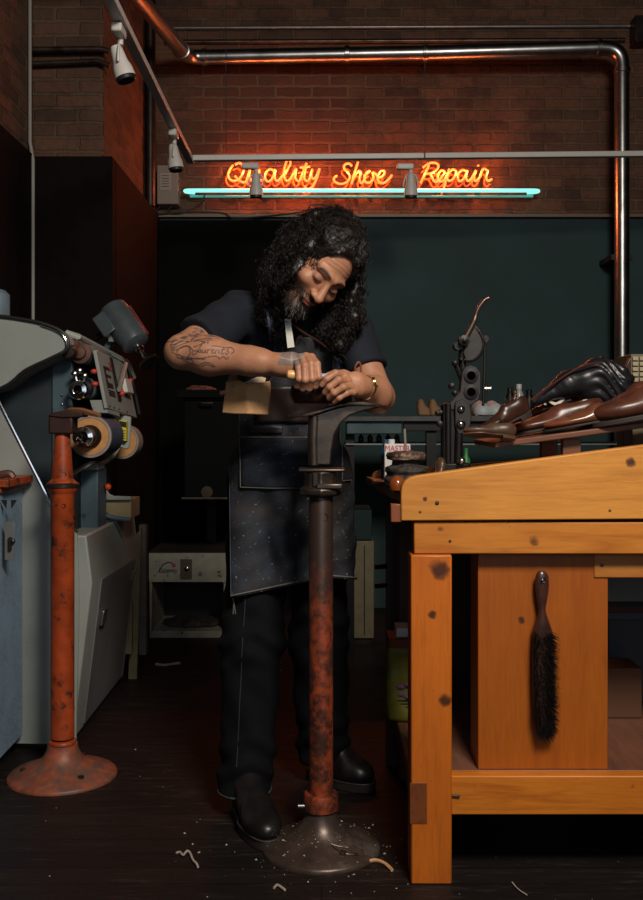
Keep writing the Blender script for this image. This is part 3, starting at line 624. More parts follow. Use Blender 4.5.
obj('chuck_arm',MB().tube([P(75,374,3.33),P(77,383,3.33)],.006,8).tube([P(85,376,3.33),P(83,383,3.33)],.006,8),M['steel'],r2)
for x,y,D in ((94,371.5,3.3),(95,384,3.3),(97,387,3.33)):
    if x<97: obj('knob',MB().ball(P(x,y,D),(.012,.012,.009),12),M['red'],mc); obj('knob_stem',MB().tube([P(x,y,D),P(x-4,y+3,D+.12)],.004,6),M['iron'],mc)
# drum between the frame
def wheel(x,y,D0,D1,r,main):
    c=P(x,y,D0); L=D1-D0
    w=obj('sanding_wheel',MB().lathe([(r*.92,-.001),(r,.004),(r,L)],c,ax,48),M['beltblue'] if main else M['wheelrim'],mc)
    obj('wheel_rim',MB().lathe([(r*.86,-.002),(r*.88,-.006),(r*.99,-.005),(r*1.0,.006)],c,ax,48,caps=False),M['wheelrim'],w)
    obj('cork_face',MB().lathe([(r*.86,-.006),(r*.86,.0)],c+V(0,0,0),ax,48),M['cork'],w)
    return w,c
w,c=wheel(90.5,436.5,3.36,3.56,.0735,True)
obj('hub',MB().lathe([(.020,-.10),(.022,-.06),(.030,-.055),(.033,-.04),(.024,-.035),(.040,-.015),(.040,-.006)],c,ax,28),M['iron'],w)
obj('hub_nut',MB().lathe([(.004,-.135),(.012,-.13),(.020,-.118),(.034,-.114),(.034,-.106),(.028,-.10)],c,ax,32,caps=False),M['chrome'],w)
for k in range(4): a=R(40+90*k); obj('hub_bolt',MB().ball(c+V(.03*math.cos(a),-.016,.03*math.sin(a)),.005,8),M['steel'],w)
w,c=wheel(122,442,3.90,3.99,.068,False)
obj('hub',MB().lathe([(.004,-.03),(.014,-.028),(.014,-.006)],c,ax,20),M['iron'],w)
obj('axle',MB().tube([P(90.5,436.5,3.5),V(c.x,3.98,c.z)],.014,10),M['iron'],mc)
obj('drum_casing',MB().prism([V(-1.0,3.58,1.12),V(-.76,3.58,1.12),V(-.78,3.58,1.02),V(-.86,3.58,.93),V(-1.0,3.58,.93)],(0,.28,0)),M['darkrub'],mc,bev=.004)
gd=[P(60,481,3.36),P(75,472,3.36),P(92,462,3.38),P(104,452,3.5),P(113,440,3.62)]
obj('wheel_guard',MB().tube(catmull(gd,5),.011,8,sq=.5),M['darkrub'],mc)
gd=[P(90,469,3.5),P(103,463,3.6),P(113,455,3.7),P(119,445,3.75)]
obj('guard_strap',MB().tube(catmull(gd,5),.010,8),M['greypaint'],mc)
tq=[P(114.5,413,3.72),P(131,417,3.74),P(129.5,447,3.74),P(127,449.5,3.74),P(116,446,3.72),P(114,443,3.72)]
tg=obj('label_tongue',MB().prism(tq,(0,.012,0)),M['greypaint'],mc,bev=.004)
obj('yellow_label',MB().prism([P(119,420,3.70),P(126.5,421.5,3.70),P(126,441,3.70),P(118.5,439,3.70)],(0,.035,0)),M['yellow'],tg)
obj('warning_band',MB().prism([P(119.3,420.8,3.698),P(126.3,422.2,3.698),P(126.2,427.5,3.698),P(119.1,426,3.698)],(0,.002,0)),M['black'],tg)
for k in range(4): y=430+k*2.6; obj('printed_line',MB().prism([P(120,y,3.698),P(125.4,y+.5,3.698),P(125.4,y+1.2,3.698),P(120,y+.7,3.698)],(0,.002,0)),M['black'],tg)
# lower column, tray and lever
obj('column',MB().box(P(80,531,3.5),P(98,468,3.5)+V(0,.14,0)),M['bluegrey'],mc,bev=.004)
obj('column_cap',MB().box(P(83,470,3.48),P(98,463,3.48)+V(0,.1,0)),M['greypaint'],mc,bev=.003)
tr_=MB().prism([P(99,500,3.72),P(131,500,3.72),P(131,519,3.72),P(112,517,3.72),P(103,510,3.72)],(0,.18,0)); obj('dust_tray',tr_,M['beige'],mc,bev=.002)
cv=[(98,500),(98,487),(100,484.5),(103,484),(106,489),(109,494),(114,496),(131,496.5),(131,500)]
obj('guard_plate',MB().prism([P(x,y,3.70) for x,y in cv],(0,.012,0)),M['greypaint'],mc,bev=.002)
obj('tray_bracket',MB().tube(catmull([P(98,500,3.69),P(101,511,3.69),P(110,517,3.69),P(131,520,3.69)],5),.009,8),M['bluegrey'],mc)
obj('lever',MB().tube([P(92,484,3.55),P(106,487,3.6)],.004,8),M['iron'],mc)
obj('lever_knob',MB().ball(P(108,487,3.6),.0125,14),M['orange'],mc)
obj('stand_block',MB().box((-1.2,3.45,.71),(-.86,4.0,.95)),M['darkrub'],mc)
obj('back_board',MB().box((-.84,4.105,.12),(-.795,4.13,.74)),M['cream'],mc)
# light blue cabinet at the left edge
lb=thing('blue_cabinet','light blue dappled metal column with rusty orange plate on top','cabinet',(-1.1,3.1,0))
obj('housing',MB().box((-1.29,3.0,.06),(P(19.5,0,3.2).x,3.235,zz(489)+.03)),M['ltblue'],lb,bev=.004)
obj('foot',MB().box((-1.27,3.02,0),(-1.02,3.22,.06)),M['darkrub'],lb)
zt=CH+(HY-491)*3.0/F
obj('top_plate',MB().box((-1.29,2.98,zt+.012),(P(30,0,3.2).x,3.235,zt+.036)),M['red_rust'],lb,bev=.003)
obj('under_plate',MB().box((-1.29,2.99,zt-.006),(P(22.5,0,3.2).x,3.235,zt+.012)),M['red_rust'],lb,bev=.003)
fx=P(19.5,0,3.2).x
obj('latch_plate',MB().box(P(5,560,2.998)-V(0,.004,0),P(14.5,522,2.998)),M['greydoor'],lb,bev=.001)
obj('latch',MB().box(P(9,550,2.99)-V(0,.008,0),P(12,537,2.99)),M['black'],lb,bev=.001).data
obj('latch_knob',MB().ball(P(13,541,2.985),.008,8),M['black'],lb)
for x0,x1,x2 in ((1,7,6.5),(11,17,11.5)): obj('vent_cut',MB().prism([P(x0,500,2.999),P(x1,500,2.999),P(x2,509,2.999)],(0,-.002,0)),M['black'],lb)
obj('top_clamp',MB().tube(catmull([P(-3,476,3.05),P(4,474,3.05),P(10,474,3.05),P(13,478,3.05)],4),.012,8),mat('bronze_rust',(.14,.07,.05),.5,.4),lb)
hb=tag(obj('blue_canister',MB().lathe([(.03,0),(.045,.005),(.045,.075),(.03,.09),(.012,.095)],P(-4,317,3.3)+V(0,0,.0),n=24),mat('can_blue',(.14,.20,.25),.5,var=.2)),'pale blue round canister on top of the machine hood at left edge','canister')
# motor on the machine top
mt=thing('drill_motor','grey electric motor with chuck and round pad above the finishing machine','motor',P(108,345,3.9))
A=P(116,315,3.9);B=P(137,345,3.85); dv=(B-A).normalized(); L=(B-A).length
obj('motor_body',MB().lathe([(.04,-.035),(.058,-.03),(.062,-.01),(.062,L*.8),(.057,L*.95),(.045,L),(.03,L+.004)],A,dv,36),M['motor'],mt,bev=.002)
side=V(dv.z,0,-dv.x); 
if side.x>0: side=-side
Mx=Matrix.Translation(A.lerp(B,.12)+side*.055-V(0,.02,0))@Matrix(((side.x,0,dv.x,0),(side.y,1,dv.y,0),(side.z,0,dv.z,0),(0,0,0,1)))
obj('junction_box',MB().box((-.03,-.05,-.055),(.03,.05,.045),Mx),M['motor'],mt,bev=.006)
obj('cable_gland',MB().lathe([(.012,-.02),(.012,.02),(.008,.03)],A+side*.10+dv*.03,side,12),M['iron'],mt)
obj('shaft',MB().lathe([(.012,0),(.012,.012),(.018,.014),(.018,.026),(.007,.03),(.007,.05),(.010,.052),(.010,.06),(.006,.064),(.006,.085)],B,dv,16),M['chrome'],mt)
obj('pad',MB().lathe([(.008,.082),(.040,.085),(.044,.093),(.040,.097)],B,dv,28),M['iron'],mt)
obj('clamp_arm',MB().tube([P(112,338,3.9),P(107,347,3.9),P(100,352,3.9)],.012,8),M['bluegrey'],mt)
obj('clamp_plate',MB().box(P(108,342,3.86),P(114,329,3.86)+V(0,.05,0)),mat('plate_grey',(.25,.26,.27),.4,.3),mt,bev=.003)
tr2=MB().tube([A-dv*.02+V(.068,-.015,.02),B-dv*.03+V(.062,-.012,.02)],.004,6); obj('red_stripe',tr2,mat('faded_red2',(.22,.03,.035),.5),mt)
# leaning boards behind the machine
tag(obj('wooden_post',MB().box(P(139,655,4.3),P(146,525,4.3)+V(0,.05,0)),mat('grey_board',(.10,.085,.075),.7,var=.3)),'grey upright board standing between machine and small white cabinet','board')
tag(obj('cream_board',MB().prism([V(-.82,4.16,0),V(-.80,4.16,.60),V(-.765,4.16,.64),V(-.785,4.16,0)],(0,.02,0)),M['cream']),'narrow cream board leaning behind the grey machine door side','board')
tag(obj('floor_plank',MB().prism([P(-8,787,3.0)*1,P(3,790,3.0),P(18,752,3.22),P(10,752,3.22)],(0,0,.0)).add([],[]) if False else MB().box((-1.28,2.86,0),(-.99,2.92,.018),Matrix.Translation((0,0,0))),wood('plank',(.22,.12,.06),(.1,.05,.03),'x')),'pale wooden plank on the floor left of the red stand','plank')
# ------------------------------------------------------------------ SDF tools
def sdcap(p,a,b,ra,rb):
    a=np.array(a,float);b=np.array(b,float); ba=b-a; pa=p-a; h=np.clip(pa@ba/max(ba@ba,1e-12),0,1)
    return np.linalg.norm(pa-h[:,None]*ba,axis=1)-(ra+(rb-ra)*h)
def sdell(p,c,r,Rm=None):
    q=p-np.array(c,float)
    if Rm is not None: q=q@Rm      # columns of Rm are the local axes
    r=np.array(r,float); k0=np.linalg.norm(q/r,axis=1); k1=np.linalg.norm(q/(r*r),axis=1)+1e-9
    return k0*(k0-1)/k1
def smin(a,b,k):
    h=np.clip(.5+.5*(b-a)/k,0,1); return b*(1-h)+a*h-k*h*(1-h)
def smax(a,b,k): return -smin(-a,-b,k)
def snet(f,lo,hi,h):
    lo=np.array(lo,float);hi=np.array(hi,float); B=8
    nb=np.ceil((hi-lo)/(h*B)).astype(int); N=nb*B+1
    ci=np.stack(np.meshgrid(*[np.arange(n) for n in nb],indexing='ij'),-1).reshape(-1,3)
    cd=f(lo+(ci*B+B/2)*h); G=np.empty(N,np.float32)
    gi=np.stack(np.meshgrid(*[np.arange(B+1)]*3,indexing='ij'),-1).reshape(-1,3)
    full=np.repeat(np.repeat(np.repeat(cd.reshape(nb),B,0),B,1),B,2); G[:]=1; G[:-1,:-1,:-1]=full
    act=np.abs(cd)<h*B*.9*1.35+.004
    idx=(ci[act][:,None,:]*B+gi[None]).reshape(-1,3)
    key=np.unique((idx[:,0]*N[1]+idx[:,1])*N[2]+idx[:,2]); ii=np.stack([key//(N[1]*N[2]),(key//N[2])%N[1],key%N[2]],-1)
    out=np.empty(len(ii),np.float32)
    for s0 in range(0,len(ii),400000): out[s0:s0+400000]=f(lo+ii[s0:s0+400000]*h)
    G[ii[:,0],ii[:,1],ii[:,2]]=out
    sg=G<0
    c=[sg[i:N[0]-1+i,j:N[1]-1+j,k:N[2]-1+k] for i in(0,1) for j in(0,1) for k in(0,1)]
    s8=sum(x.astype(np.int8) for x in c); cells=np.argwhere((s8>0)&(s8<8))
    cid=np.full(N-1,-1,np.int64); cid[cells[:,0],cells[:,1],cells[:,2]]=np.arange(len(cells))
    acc=np.zeros((len(cells),3));cnt=np.zeros(len(cells))
    offs=[(i,j,k) for i in(0,1) for j in(0,1) for k in(0,1)]
    for a in range(8):
        for b in range(a+1,8):
            oa=np.array(offs[a]);ob=np.array(offs[b])
            if abs(oa-ob).sum()!=1: continue
            ga=G[tuple((cells+oa).T)];gb=G[tuple((cells+ob).T)]; m=(ga<0)!=(gb<0)
            t=(ga/(ga-gb+1e-20))[m]; acc[m]+=oa+(ob-oa)*t[:,None]; cnt[m]+=1
    verts=lo+(cells+acc/np.maximum(cnt,1)[:,None])*h
    faces=[]
    for ax in range(3):
        u,v=(ax+1)%3,(ax+2)%3; sl=[slice(0,N[i]) for i in range(3)]; s1=list(sl); s2=list(sl); s1[ax]=slice(0,N[ax]-1); s2[ax]=slice(1,N[ax])
        e=np.argwhere(sg[tuple(s1)]!=sg[tuple(s2)]); e=e[(e[:,u]>0)&(e[:,v]>0)&(e[:,u]<N[u]-1)&(e[:,v]<N[v]-1)]
        inside=sg[tuple(e.T)]; q=[]
        for du,dv in ((0,0),(1,0),(1,1),(0,1)):
            z=e.copy(); z[:,u]-=du; z[:,v]-=dv; q.append(cid[tuple(z.T)])
        q=np.stack(q,1); q[~inside]=q[~inside][:,::-1]; q=q[(q>=0).all(1)]; faces.append(q)
    return verts,np.concatenate(faces)
def relax(v,f,it=2,lam=.5):
    E=np.concatenate([f[:,[0,1]],f[:,[1,2]],f[:,[2,3]],f[:,[3,0]]]); E=np.concatenate([E,E[:,::-1]])
    for _ in range(it):
        s=np.zeros_like(v); n=np.bincount(E[:,0],minlength=len(v)).astype(float); 
        for k in range(3): s[:,k]=np.bincount(E[:,0],weights=v[E[:,1],k],minlength=len(v))
        v=v+lam*(s/np.maximum(n,1)[:,None]-v)
    return v
def fbm(p,sc,seed=0):
    r=np.random.default_rng(seed); o=np.zeros(len(p))
    for k in range(7):
        d=r.normal(size=3); d/=np.linalg.norm(d); o+=np.sin(p@d*sc*(1+k*.35)+r.uniform(0,6.28)+2*np.sin(p@np.roll(d,1)*sc*.6))/(1+k*.4)
    return o/3
def frame(loc,yaw,pitch=0,roll=0):
    return Matrix.Translation(loc)@Matrix.Rotation(yaw,4,'Z')@Matrix.Rotation(pitch,4,'Y')@Matrix.Rotation(roll,4,'X')
# ------------------------------------------------------------------ shoes.  local: toe toward +X, heel at 0, length ~.29
up_f={}
def shoe_upper(boot):
    def f(p):
        L=.28; x=p[:,0]; cy=.006*np.sin(x/L*3.1)
        q=p.copy(); q[:,1]-=cy
        d=sdell(q,(.205,0,.032),(.082,.042,.026)); d=smin(d,sdell(q,(.12,0,.040),(.09,.034,.040)),.02)
        d=smin(d,sdell(q,(.045,0,.055),(.05,.034,.055)),.02); d=smin(d,sdcap(q,(.055,0,.06),(.125,0,.075),.03,.022),.025)
        if boot: d=smin(d,sdcap(q,(.05,0,.06),(.045,0,.13),.036,.045),.03)
        d=np.maximum(d,.012-p[:,2])
        z=.098 if not boot else .15
        cut=sdell(q,(.055,0,z),(.045,.022,.05)); d=smax(d,-cut,.006)
        return d
    up_f[boot]=f
    v,f_=snet(f,(-.02,-.06,.0),(.31,.06,.20),.0045); return relax(v,f_,2),f_
def sole_mb(th=.012,heel=.022):
    out=[]; n=28
    for k in range(n):
        a=2*math.pi*k/n; x=.143+.147*math.cos(a); w=.047 if x>.16 else .036; w=w*(1-.12*math.exp(-((x-.12)/.04)**2)*3*.6)
        out.append(V(x,.006*math.sin(x/.28*3.1)+w*math.sin(a)*min(1,1.15),0))
    m=MB().prism(out,(0,0,th)); h=[p for p in out if p.x<.085]
    m2=MB().prism([V(max(p.x,.002),p.y,-heel+.004) for p in sorted(h,key=lambda q:math.atan2(q.y,q.x-.05))],(0,0,heel))
    return m,m2
up={False:shoe_upper(False),True:shoe_upper(True)}
def shoe(label,loc,yaw,pitch=0,roll=0,mu=None,ms=None,boot=False,lace=True,s=1.0,zs=1.0,name='shoe',cat='shoe',grp='shoes on the bench rack',lining=None):
    t=thing(name,label,cat,loc,grp); Mx=frame(loc,yaw,pitch,roll)@Matrix.Diagonal((s,s,s*zs,1))
    mm=np.array(Mx); v,f_=up[boot]; w=v@mm[:3,:3].T+mm[:3,3]
    obj('upper',(w,f_),mu,t,smooth=180)
    a,b=sole_mb(); obj('sole',a.xf(Mx),ms or M['sole'],t,bev=.002); obj('heel',b.xf(Mx),ms or M['sole'],t,bev=.002)
    obj('insole',MB().ball((.055,0,.066 if not boot else .11),(.040,.022,.004),14).xf(Mx),lining or M['lining'],t)
    sm=MB()
    for xs_ in ((.205,.212) if not boot else (.2,)):
        sp=[]
        for yy in np.linspace(-.043,.043,15):
            zz_=np.linspace(.10,.012,90); dd_=up_f[boot](np.stack([np.full(90,xs_-.25*yy*yy*20),np.full(90,yy+.004),zz_],1)); k_=np.nonzero(dd_<0)[0]
            if len(k_): sp.append(Mx@V(xs_-.25*yy*yy*20,yy+.004,zz_[k_[0]]+.0003))
        if len(sp)>3: sm.tube(sp,.0007,5)
    obj('seam',sm,M['lace'],t)
    if lace:
        l=MB()
        for k in range(4):
            x=.10+k*.016; z=.098-k*.008; l.tube([Mx@V(x,-.02,z-.006),Mx@V(x+.004,0,z+.002),Mx@V(x,.02,z-.006)],.0018,6)
        l.tube(catmull([Mx@V(.1,0,.1),Mx@V(.09,.02,.118),Mx@V(.08,.035,.10),Mx@V(.1,0,.1),Mx@V(.09,-.02,.118),Mx@V(.08,-.038,.09)],4),.0016,6)
        obj('laces',l,M['lace'],t)
    return t
# rack
rk=thing('shoe_rack','brown sloping wooden rack holding shoes on the bench top','rack',P(570,460,2.75))
ra=P(495,442,2.62); rb=P(720,412,2.62); mr=wood('rack_wood',(.20,.075,.035),(.11,.04,.02),'x')
obj('rack_board',MB().prism([ra,rb,rb-V(0,0,.016),ra-V(0,0,.016)],(0,.36,0)),mr,rk,bev=.003)
zb=.923
for D in (2.66,2.92):
    a=P(563,437,D); b=P(581,437,D); q=ra.lerp(rb,.33).z-.018
    obj('rack_post',MB().box((P(563,0,2.66).x,D,zb),(P(581,0,2.66).x,D+.03,q)),mr,rk,bev=.002)
obj('rack_post',MB().box((rb.x-.05,2.66,zb),(rb.x-.02,2.69,rb.z-.02)),mr,rk,bev=.002)
sl=-math.atan2(rb.z-ra.z,rb.x-ra.x)
def rackz(X): return ra.z+(rb.z-ra.z)*(X-ra.x)/(rb.x-ra.x)
def on(px,D,yaw,pitchx=0,up_=.0195,**k): 
    X=P(px,0,D).x; return V(X,D,rackz(X)+up_)
BL=M['brown_leather']; 
med=mat('chestnut_leather',(.17,.055,.025),.25,var=.35,vs=12,spec=.7)
shoe('largest brown derby shoe on the rack, toe pointing left, rightmost of the shoes',on(716,2.62,0),R(177),-sl+.055,0,mu=BL,boot=False,s=1.15)
shoe('brown laced shoe on the rack just behind the largest brown derby',on(688,2.77,0),R(173),-sl+.055,0,mu=BL,lace=True)
shoe('brown slim shoe on the rack with glossy toe, behind the open chestnut shoe',on(605,2.76,0),R(183),-sl+.055,0,mu=BL,s=.98,zs=.68,lace=False)
shoe('chestnut open shoe with black insole and pale heel, mid rack',on(638,2.64,0),R(172),-sl+.055,0,mu=med,s=.88,zs=.62,lace=False,lining=M['darkrub'])
shoe('brown laced boot tilted at the left end of the rack',P(531,412,2.66),R(198),R(24),0,mu=M['dark_leather'],boot=False,s=.56)
shoe('tan-soled shoe lying at the left end of the rack',P(516,438,2.60),R(185),R(-3),R(20),mu=M['tan_leather'],ms=M['tan_leather'],s=.50,zs=.8)
shoe('small brown shoe with white straps, behind the open chestnut shoe',on(583,2.90,0),R(175),-sl+.055,0,mu=med,s=.5,lining=M['sole_white'],up_=.014) if False else shoe('small brown shoe in a white-strapped pair, under the black boot',on(580,2.90,0)+V(0,0,.035),R(175),-sl+.055,0,mu=med,s=.5,lace=False)
tag(obj('white_strap',MB().tube(catmull([P(545,405,2.84),P(548,393,2.84),P(556,396,2.84),P(566,390,2.84),P(572,393,2.84)],5),.006,8,sq=.5).tube(catmull([P(547,399,2.84),P(556,404,2.84),P(564,398,2.84)],5),.006,8,sq=.5),M['sole_white']),'crumpled white leather strap lying under the black boot','strap')
tag(obj('pale_wedge',MB().prism([P(577,417,2.70),P(581,413,2.70),P(592,415,2.70),P(595,419,2.70),P(578,422,2.70)],(0,.05,0)),M['sole_white'],bev=.004),'pale wedge heel piece lying on the rack between shoes','heel piece')
# black boot: folded leather shaft
def bootf(p):
    a=P(534,402,2.84);b=P(568,384,2.84);c=P(600,376,2.86);d=P(615,385,2.86)
    q=sdcap(p,a,b,.012,.035); q=smin(q,sdcap(p,b,c,.035,.048),.02); q=smin(q,sdcap(p,c,d,.048,.055),.03)
    q=smin(q,sdcap(p,P(590,392,2.86),P(618,398,2.86),.035,.04),.03)
    n=-np.abs(np.sin(p[:,2]*95+np.sin(p[:,0]*45)*2.2+p[:,0]*50))*.009+fbm(p,60,3)*.003+.004
    return q+n*np.clip((p[:,0]-P(585,0,2.84).x)/.04,0.15,1)
v,f_=snet(bootf,P(515,430,2.70),P(640,350,2.70)+V(.06,.3,.02),.0045)
bt=thing('black_boot','glossy black leather boot with slumped shaft lying across the rack','boot',P(590,400,2.84))
obj('shaft',(relax(v,f_,2),f_),M['black_leather'],bt,smooth=180)
obj('top_binding',MB().tube(catmull([P(532,400,2.80),P(550,386,2.80),P(572,371.5,2.80),P(588,364.5,2.80),P(600,363.5,2.80)],5),.003,6),mat('red_edge',(.06,.014,.012),.5),bt)
# card tray right edge
tr3=thing('parts_drawers','beige small-parts drawer box behind the shoes at the right edge','drawer box',P(640,385,3.05))
a=P(631,430,3.05); b=P(668,354,3.05); obj('housing',MB().box((a.x,3.05,rackz(a.x)*0+zb),(b.x,3.2,b.z)),mat('drawer_frame',(.16,.13,.08),.6),tr3,bev=.003)
for i in range(5):
    for j in range(6):
        x=632.5+i*7; y=356.5+j*5.3; obj('drawer',MB().box(P(x,y+4,3.045)-V(0,.004,0),P(x+5.6,y,3.045)),mat('drawer_face',(.38,.33,.21),.5) if not(i or j) else bpy.data.materials['drawer_face'],tr3,bev=.001)
tag(obj('leather_folder',MB().prism([P(622,372,3.0),P(631,357,3.0),V(P(634,0,3.0).x,3.0,.923),V(P(624,0,3.0).x,3.0,.923)],(0,.03,0)),M['dark_leather'],bev=.002),'dark brown leather flap between black boot and drawer box','leather piece')
# ------------------------------------------------------------------ black hand-cranked press
M['press_plate']=mat('press_plate_iron',(.032,.029,.029),.5,.4,var=.3,bump=.25,bs=90)
pr=thing('sole_press','black cast iron cutting press with curved lever standing on the bench','press',P(460,470,2.80)); PD=2.80
def plate(name,pts,D,th,m=M['iron_black'],bev=.003,parent=pr): return obj(name,MB().prism([P(x,y,D) for x,y in pts],(0,th,0)),m,parent,bev=bev)
plate('column',[(443,466),(443,405),(447,402),(460,401),(463,408),(463,466)],PD,.06)
obj('column_rib',MB().tube([P(448,466,PD),P(448,404,PD)],.010,10),M['iron_black'],pr)
obj('column_rib',MB().tube([P(458,466,PD),P(459,428,PD),P(457,405,PD)],.012,10),M['iron_black'],pr)
plate('gear_bracket',[(455,402),(463,399),(470,404),(472,415),(470,428),(465,434),(458,434),(455,425)],PD-.012,.03,M['press_plate'])
for y,r in ((409,.011),(424,.013)):
    obj('boss',MB().lathe([(r,.012),(r,-.006),(r*.7,-.008),(r*.65,-.002),(.001,-.002)],P(461,y,PD-.012),(0,1,0),24),M['iron'],pr)
    obj('boss_pin',MB().lathe([(r*.45,0),(r*.4,-.006),(.001,-.008)],P(461,y,PD-.012),(0,1,0),14),M['steel'],pr)
plate('middle_plate',[(447,405),(460,391),(462,372),(465,366.5),(471,365),(477,367),(481,373),(481,392),(479,400),(472,405),(462,410),(450,410)],PD-.005,.035,M['press_plate'])
for y in (375.6,392):
    obj('hole_ring',MB().lathe([(.021,.003),(.021,-.005),(.0125,-.006),(.0115,.001)],P(471,y,PD-.005),(0,1,0),26,caps=False),M['iron_black'],pr)
    obj('hole',MB().lathe([(.0125,-.003),(.0125,-.0025)],P(471,y,PD-.006),(0,1,0),20),M['hole'],pr)
plate('quadrant',[(463,353),(466,340),(471,327),(475,326),(481,336),(484,345),(482,353),(476,360),(466,361)],PD,.018,M['press_plate'])
obj('quadrant_rim',MB().tube(catmull([P(474,326,PD+.005),P(480,333,PD+.005),P(483,343,PD+.005),P(480,354,PD+.005),P(472,360,PD+.005),P(464,360,PD+.005)],5),.006,8),M['iron'],pr)
obj('pivot',MB().lathe([(.001,-.03),(.006,-.028),(.006,-.02),(.015,-.018),(.015,.02)],P(463.5,341,PD),(0,1,0),24),M['iron_black'],pr)
obj('pivot',MB().lathe([(.012,-.01),(.012,.03)],P(458,346,PD+.01),(0,1,0),20),M['iron_black'],pr)
obj('neck',MB().tube([P(463,341,PD+.02),P(462,356,PD+.02),P(463,372,PD+.02)],.011,10),M['iron_black'],pr)
obj('lever',MB().tube(catmull([P(464,340,PD-.008),P(469,331,PD-.008),P(474,321,PD-.008),P(477.5,310,PD-.008),P(482,303,PD-.008),P(486,299,PD-.008),P(489,298,PD-.008)],5),[.009]*12+[.007]*12+[.0055]*7,10),mat('lever_iron',(.13,.09,.07),.35,.8),pr)
obj('pull_rod',MB().tube([P(485,338,PD+.01),P(484.5,370,PD+.01),P(483,406,PD+.01)],.0045,10),M['iron'],pr)
obj('rod_eye',MB().lathe([(.010,-.006),(.010,.006)],P(485,339,PD+.01),(0,1,0),18),M['iron'],pr)
wn=obj('wing_screw',MB().tube([P(484,388.5,PD+.01),P(491,388.5,PD+.01)],.005,8),M['steel'],pr)
obj('wing',MB().tube([P(488.5,382,PD+.01),P(488.5,395,PD+.01)],.0035,8),M['steel'],wn)
for x,y,r in ((455,363,.010),(452,386,.012),(455,393,.010),(461,359,.008),(438,413,.010),(440,424,.012),(462,383,.006),(480,381,.005),(475,401,.006)): obj('stud',MB().lathe([(r*.45,-.009),(r*.75,-.007),(r*.75,.02)],P(x,y,PD+.005),(0,1,0),12),M['iron_black'],pr)
obj('side_arm',MB().tube([P(455,363,PD+.02),P(459,372,PD+.02),P(462,380,PD+.02)],.008,8),M['iron_black'],pr)
obj('side_arm',MB().tube([P(438,413,PD+.02),P(447,412,PD+.02)],.009,8).tube([P(440,424,PD+.02),P(447,428,PD+.02)],.009,8),M['iron_black'],pr)
obj('foot',MB().box((P(441,0,PD).x,PD-.02,.922),(P(470,0,PD).x,PD+.09,P(0,463,PD).z)),M['iron_black'],pr,bev=.004)
obj('ball_knob',MB().ball(P(461.5,461,PD-.04),.0115,14),M['steel'],pr)
tag(obj('green_bottle',MB().lathe([(.012,0),(.013,.004),(.013,.06),(.006,.075),(.006,.095),(.001,.095)],V(P(468,0,2.86).x,2.90,.922),n=20),M['green']),'slim green bottle standing right behind the black press','bottle')
# small things on the bench left end
po=thing('crusty_pot','dark crusty glue pot with brown lid on the bench corner','pot',(P(406,0,2.56).x,2.56,.922)); c=V(P(406,0,2.56).x,2.56,.922)
def crust(prof,c,amp,seed,n=64):
    z0=np.array([p[1] for p in prof]); r0=np.array([p[0] for p in prof]); t=np.linspace(0,len(prof)-1,len(prof)*6); rr2=np.interp(t,range(len(prof)),r0); zz2=np.interp(t,range(len(prof)),z0)
    m=MB().lathe(list(zip(rr2,zz2)),c,n=n); a=np.array([tuple(q) for q in m.v]); d=(fbm(a,130,seed)+.7*fbm(a,320,seed+1))*amp; cc=np.array(tuple(c))
    u=a-cc; u[:,2]=0; u/=np.linalg.norm(u,axis=1)[:,None]+1e-6; a=a+u*d[:,None]; a[:,2]+=d*.5; a[:,2]=np.maximum(a[:,2],cc[2]); m.v=[Vector(q) for q in a]; return m
obj('pot_body',crust([(.047,0),(.055,.01),(.058,.025),(.050,.037),(.055,.045),(.053,.055),(.036,.062),(.034,.075)],c,.0035,31),M['stone'],po)
obj('pot_lid',crust([(.036,.072),(.050,.076),(.052,.085),(.048,.093),(.02,.097),(.002,.098)],c,.0022,41),mat('crusty_lid',(.055,.032,.022),.6,var=.6,vs=50,c2=(.20,.13,.09),cs=50,bump=.8,bs=70),po)
obj('brush_stick',MB().tube([c+V(0,0,.08),c+V(-.004,0,.155)],.0035,8),mat('stick',(.22,.19,.16),.5),po)
tag(obj('amber_knob',MB().lathe([(.008,0),(.018,.006),(.021,.02),(.016,.034),(.006,.04),(.001,.041)],V(P(397.5,0,2.40).x-.0,2.41,.922),n=24),M['amber']),'round amber wooden knob on the bench beside the crusty pot','knob')
tag(obj('flat_disc',MB().lathe([(.030,0),(.033,.004),(.030,.010),(.001,.011)],V(P(384,0,2.66).x,2.70,.922),n=28),M['iron_worn']),'flat dark iron disc on the bench left of the crusty pot','disc')
tag(obj('leather_scrap',MB().prism([V(.195,2.40,.9225),V(.24,2.41,.9225),V(.25,2.46,.9225),V(.2,2.48,.9225),V(.185,2.45,.9225)],(0,0,.004)),M['suede']),'tan leather scrap lying on the bench corner by the knob','leather scrap')
cn=thing('solvent_can','white rectangular solvent can with red letters behind crusty pot','can',(P(397,0,2.9).x,2.92,.922))
a=P(384.5,480,2.88); b=P(410.5,444,2.88)
obj('can_body',MB().box((a.x,2.88,.922),(b.x,2.93,b.z)),M['tin'],cn,bev=.003)
obj('spout',MB().lathe([(.010,0),(.010,.012),(.008,.014)],P(391.5,444,2.9),n=16),M['tin'],cn)
text('lettering','MASTER',.0235,P(397.5,448.5,2.8785),(R(90),0,0),M['redink'],cn,font_sx=.88)
text('lettering','ALL-PURPOSE',.012,P(397,454,2.8785),(R(90),0,0),M['redink'],cn,font_sx=.75)
text('lettering','CEMENT',.011,P(397,458,2.8785),(R(90),0,0),M['redink'],cn,font_sx=.8)
tag(obj('blue_capped_bottle',MB().lathe([(.014,0),(.016,.005),(.016,.09),(.010,.10),(.010,.118),(.001,.119)],V(P(386,0,2.98).x,2.985,.922),n=20),M['blueink']),'blue-topped bottle standing behind the white solvent can','bottle')
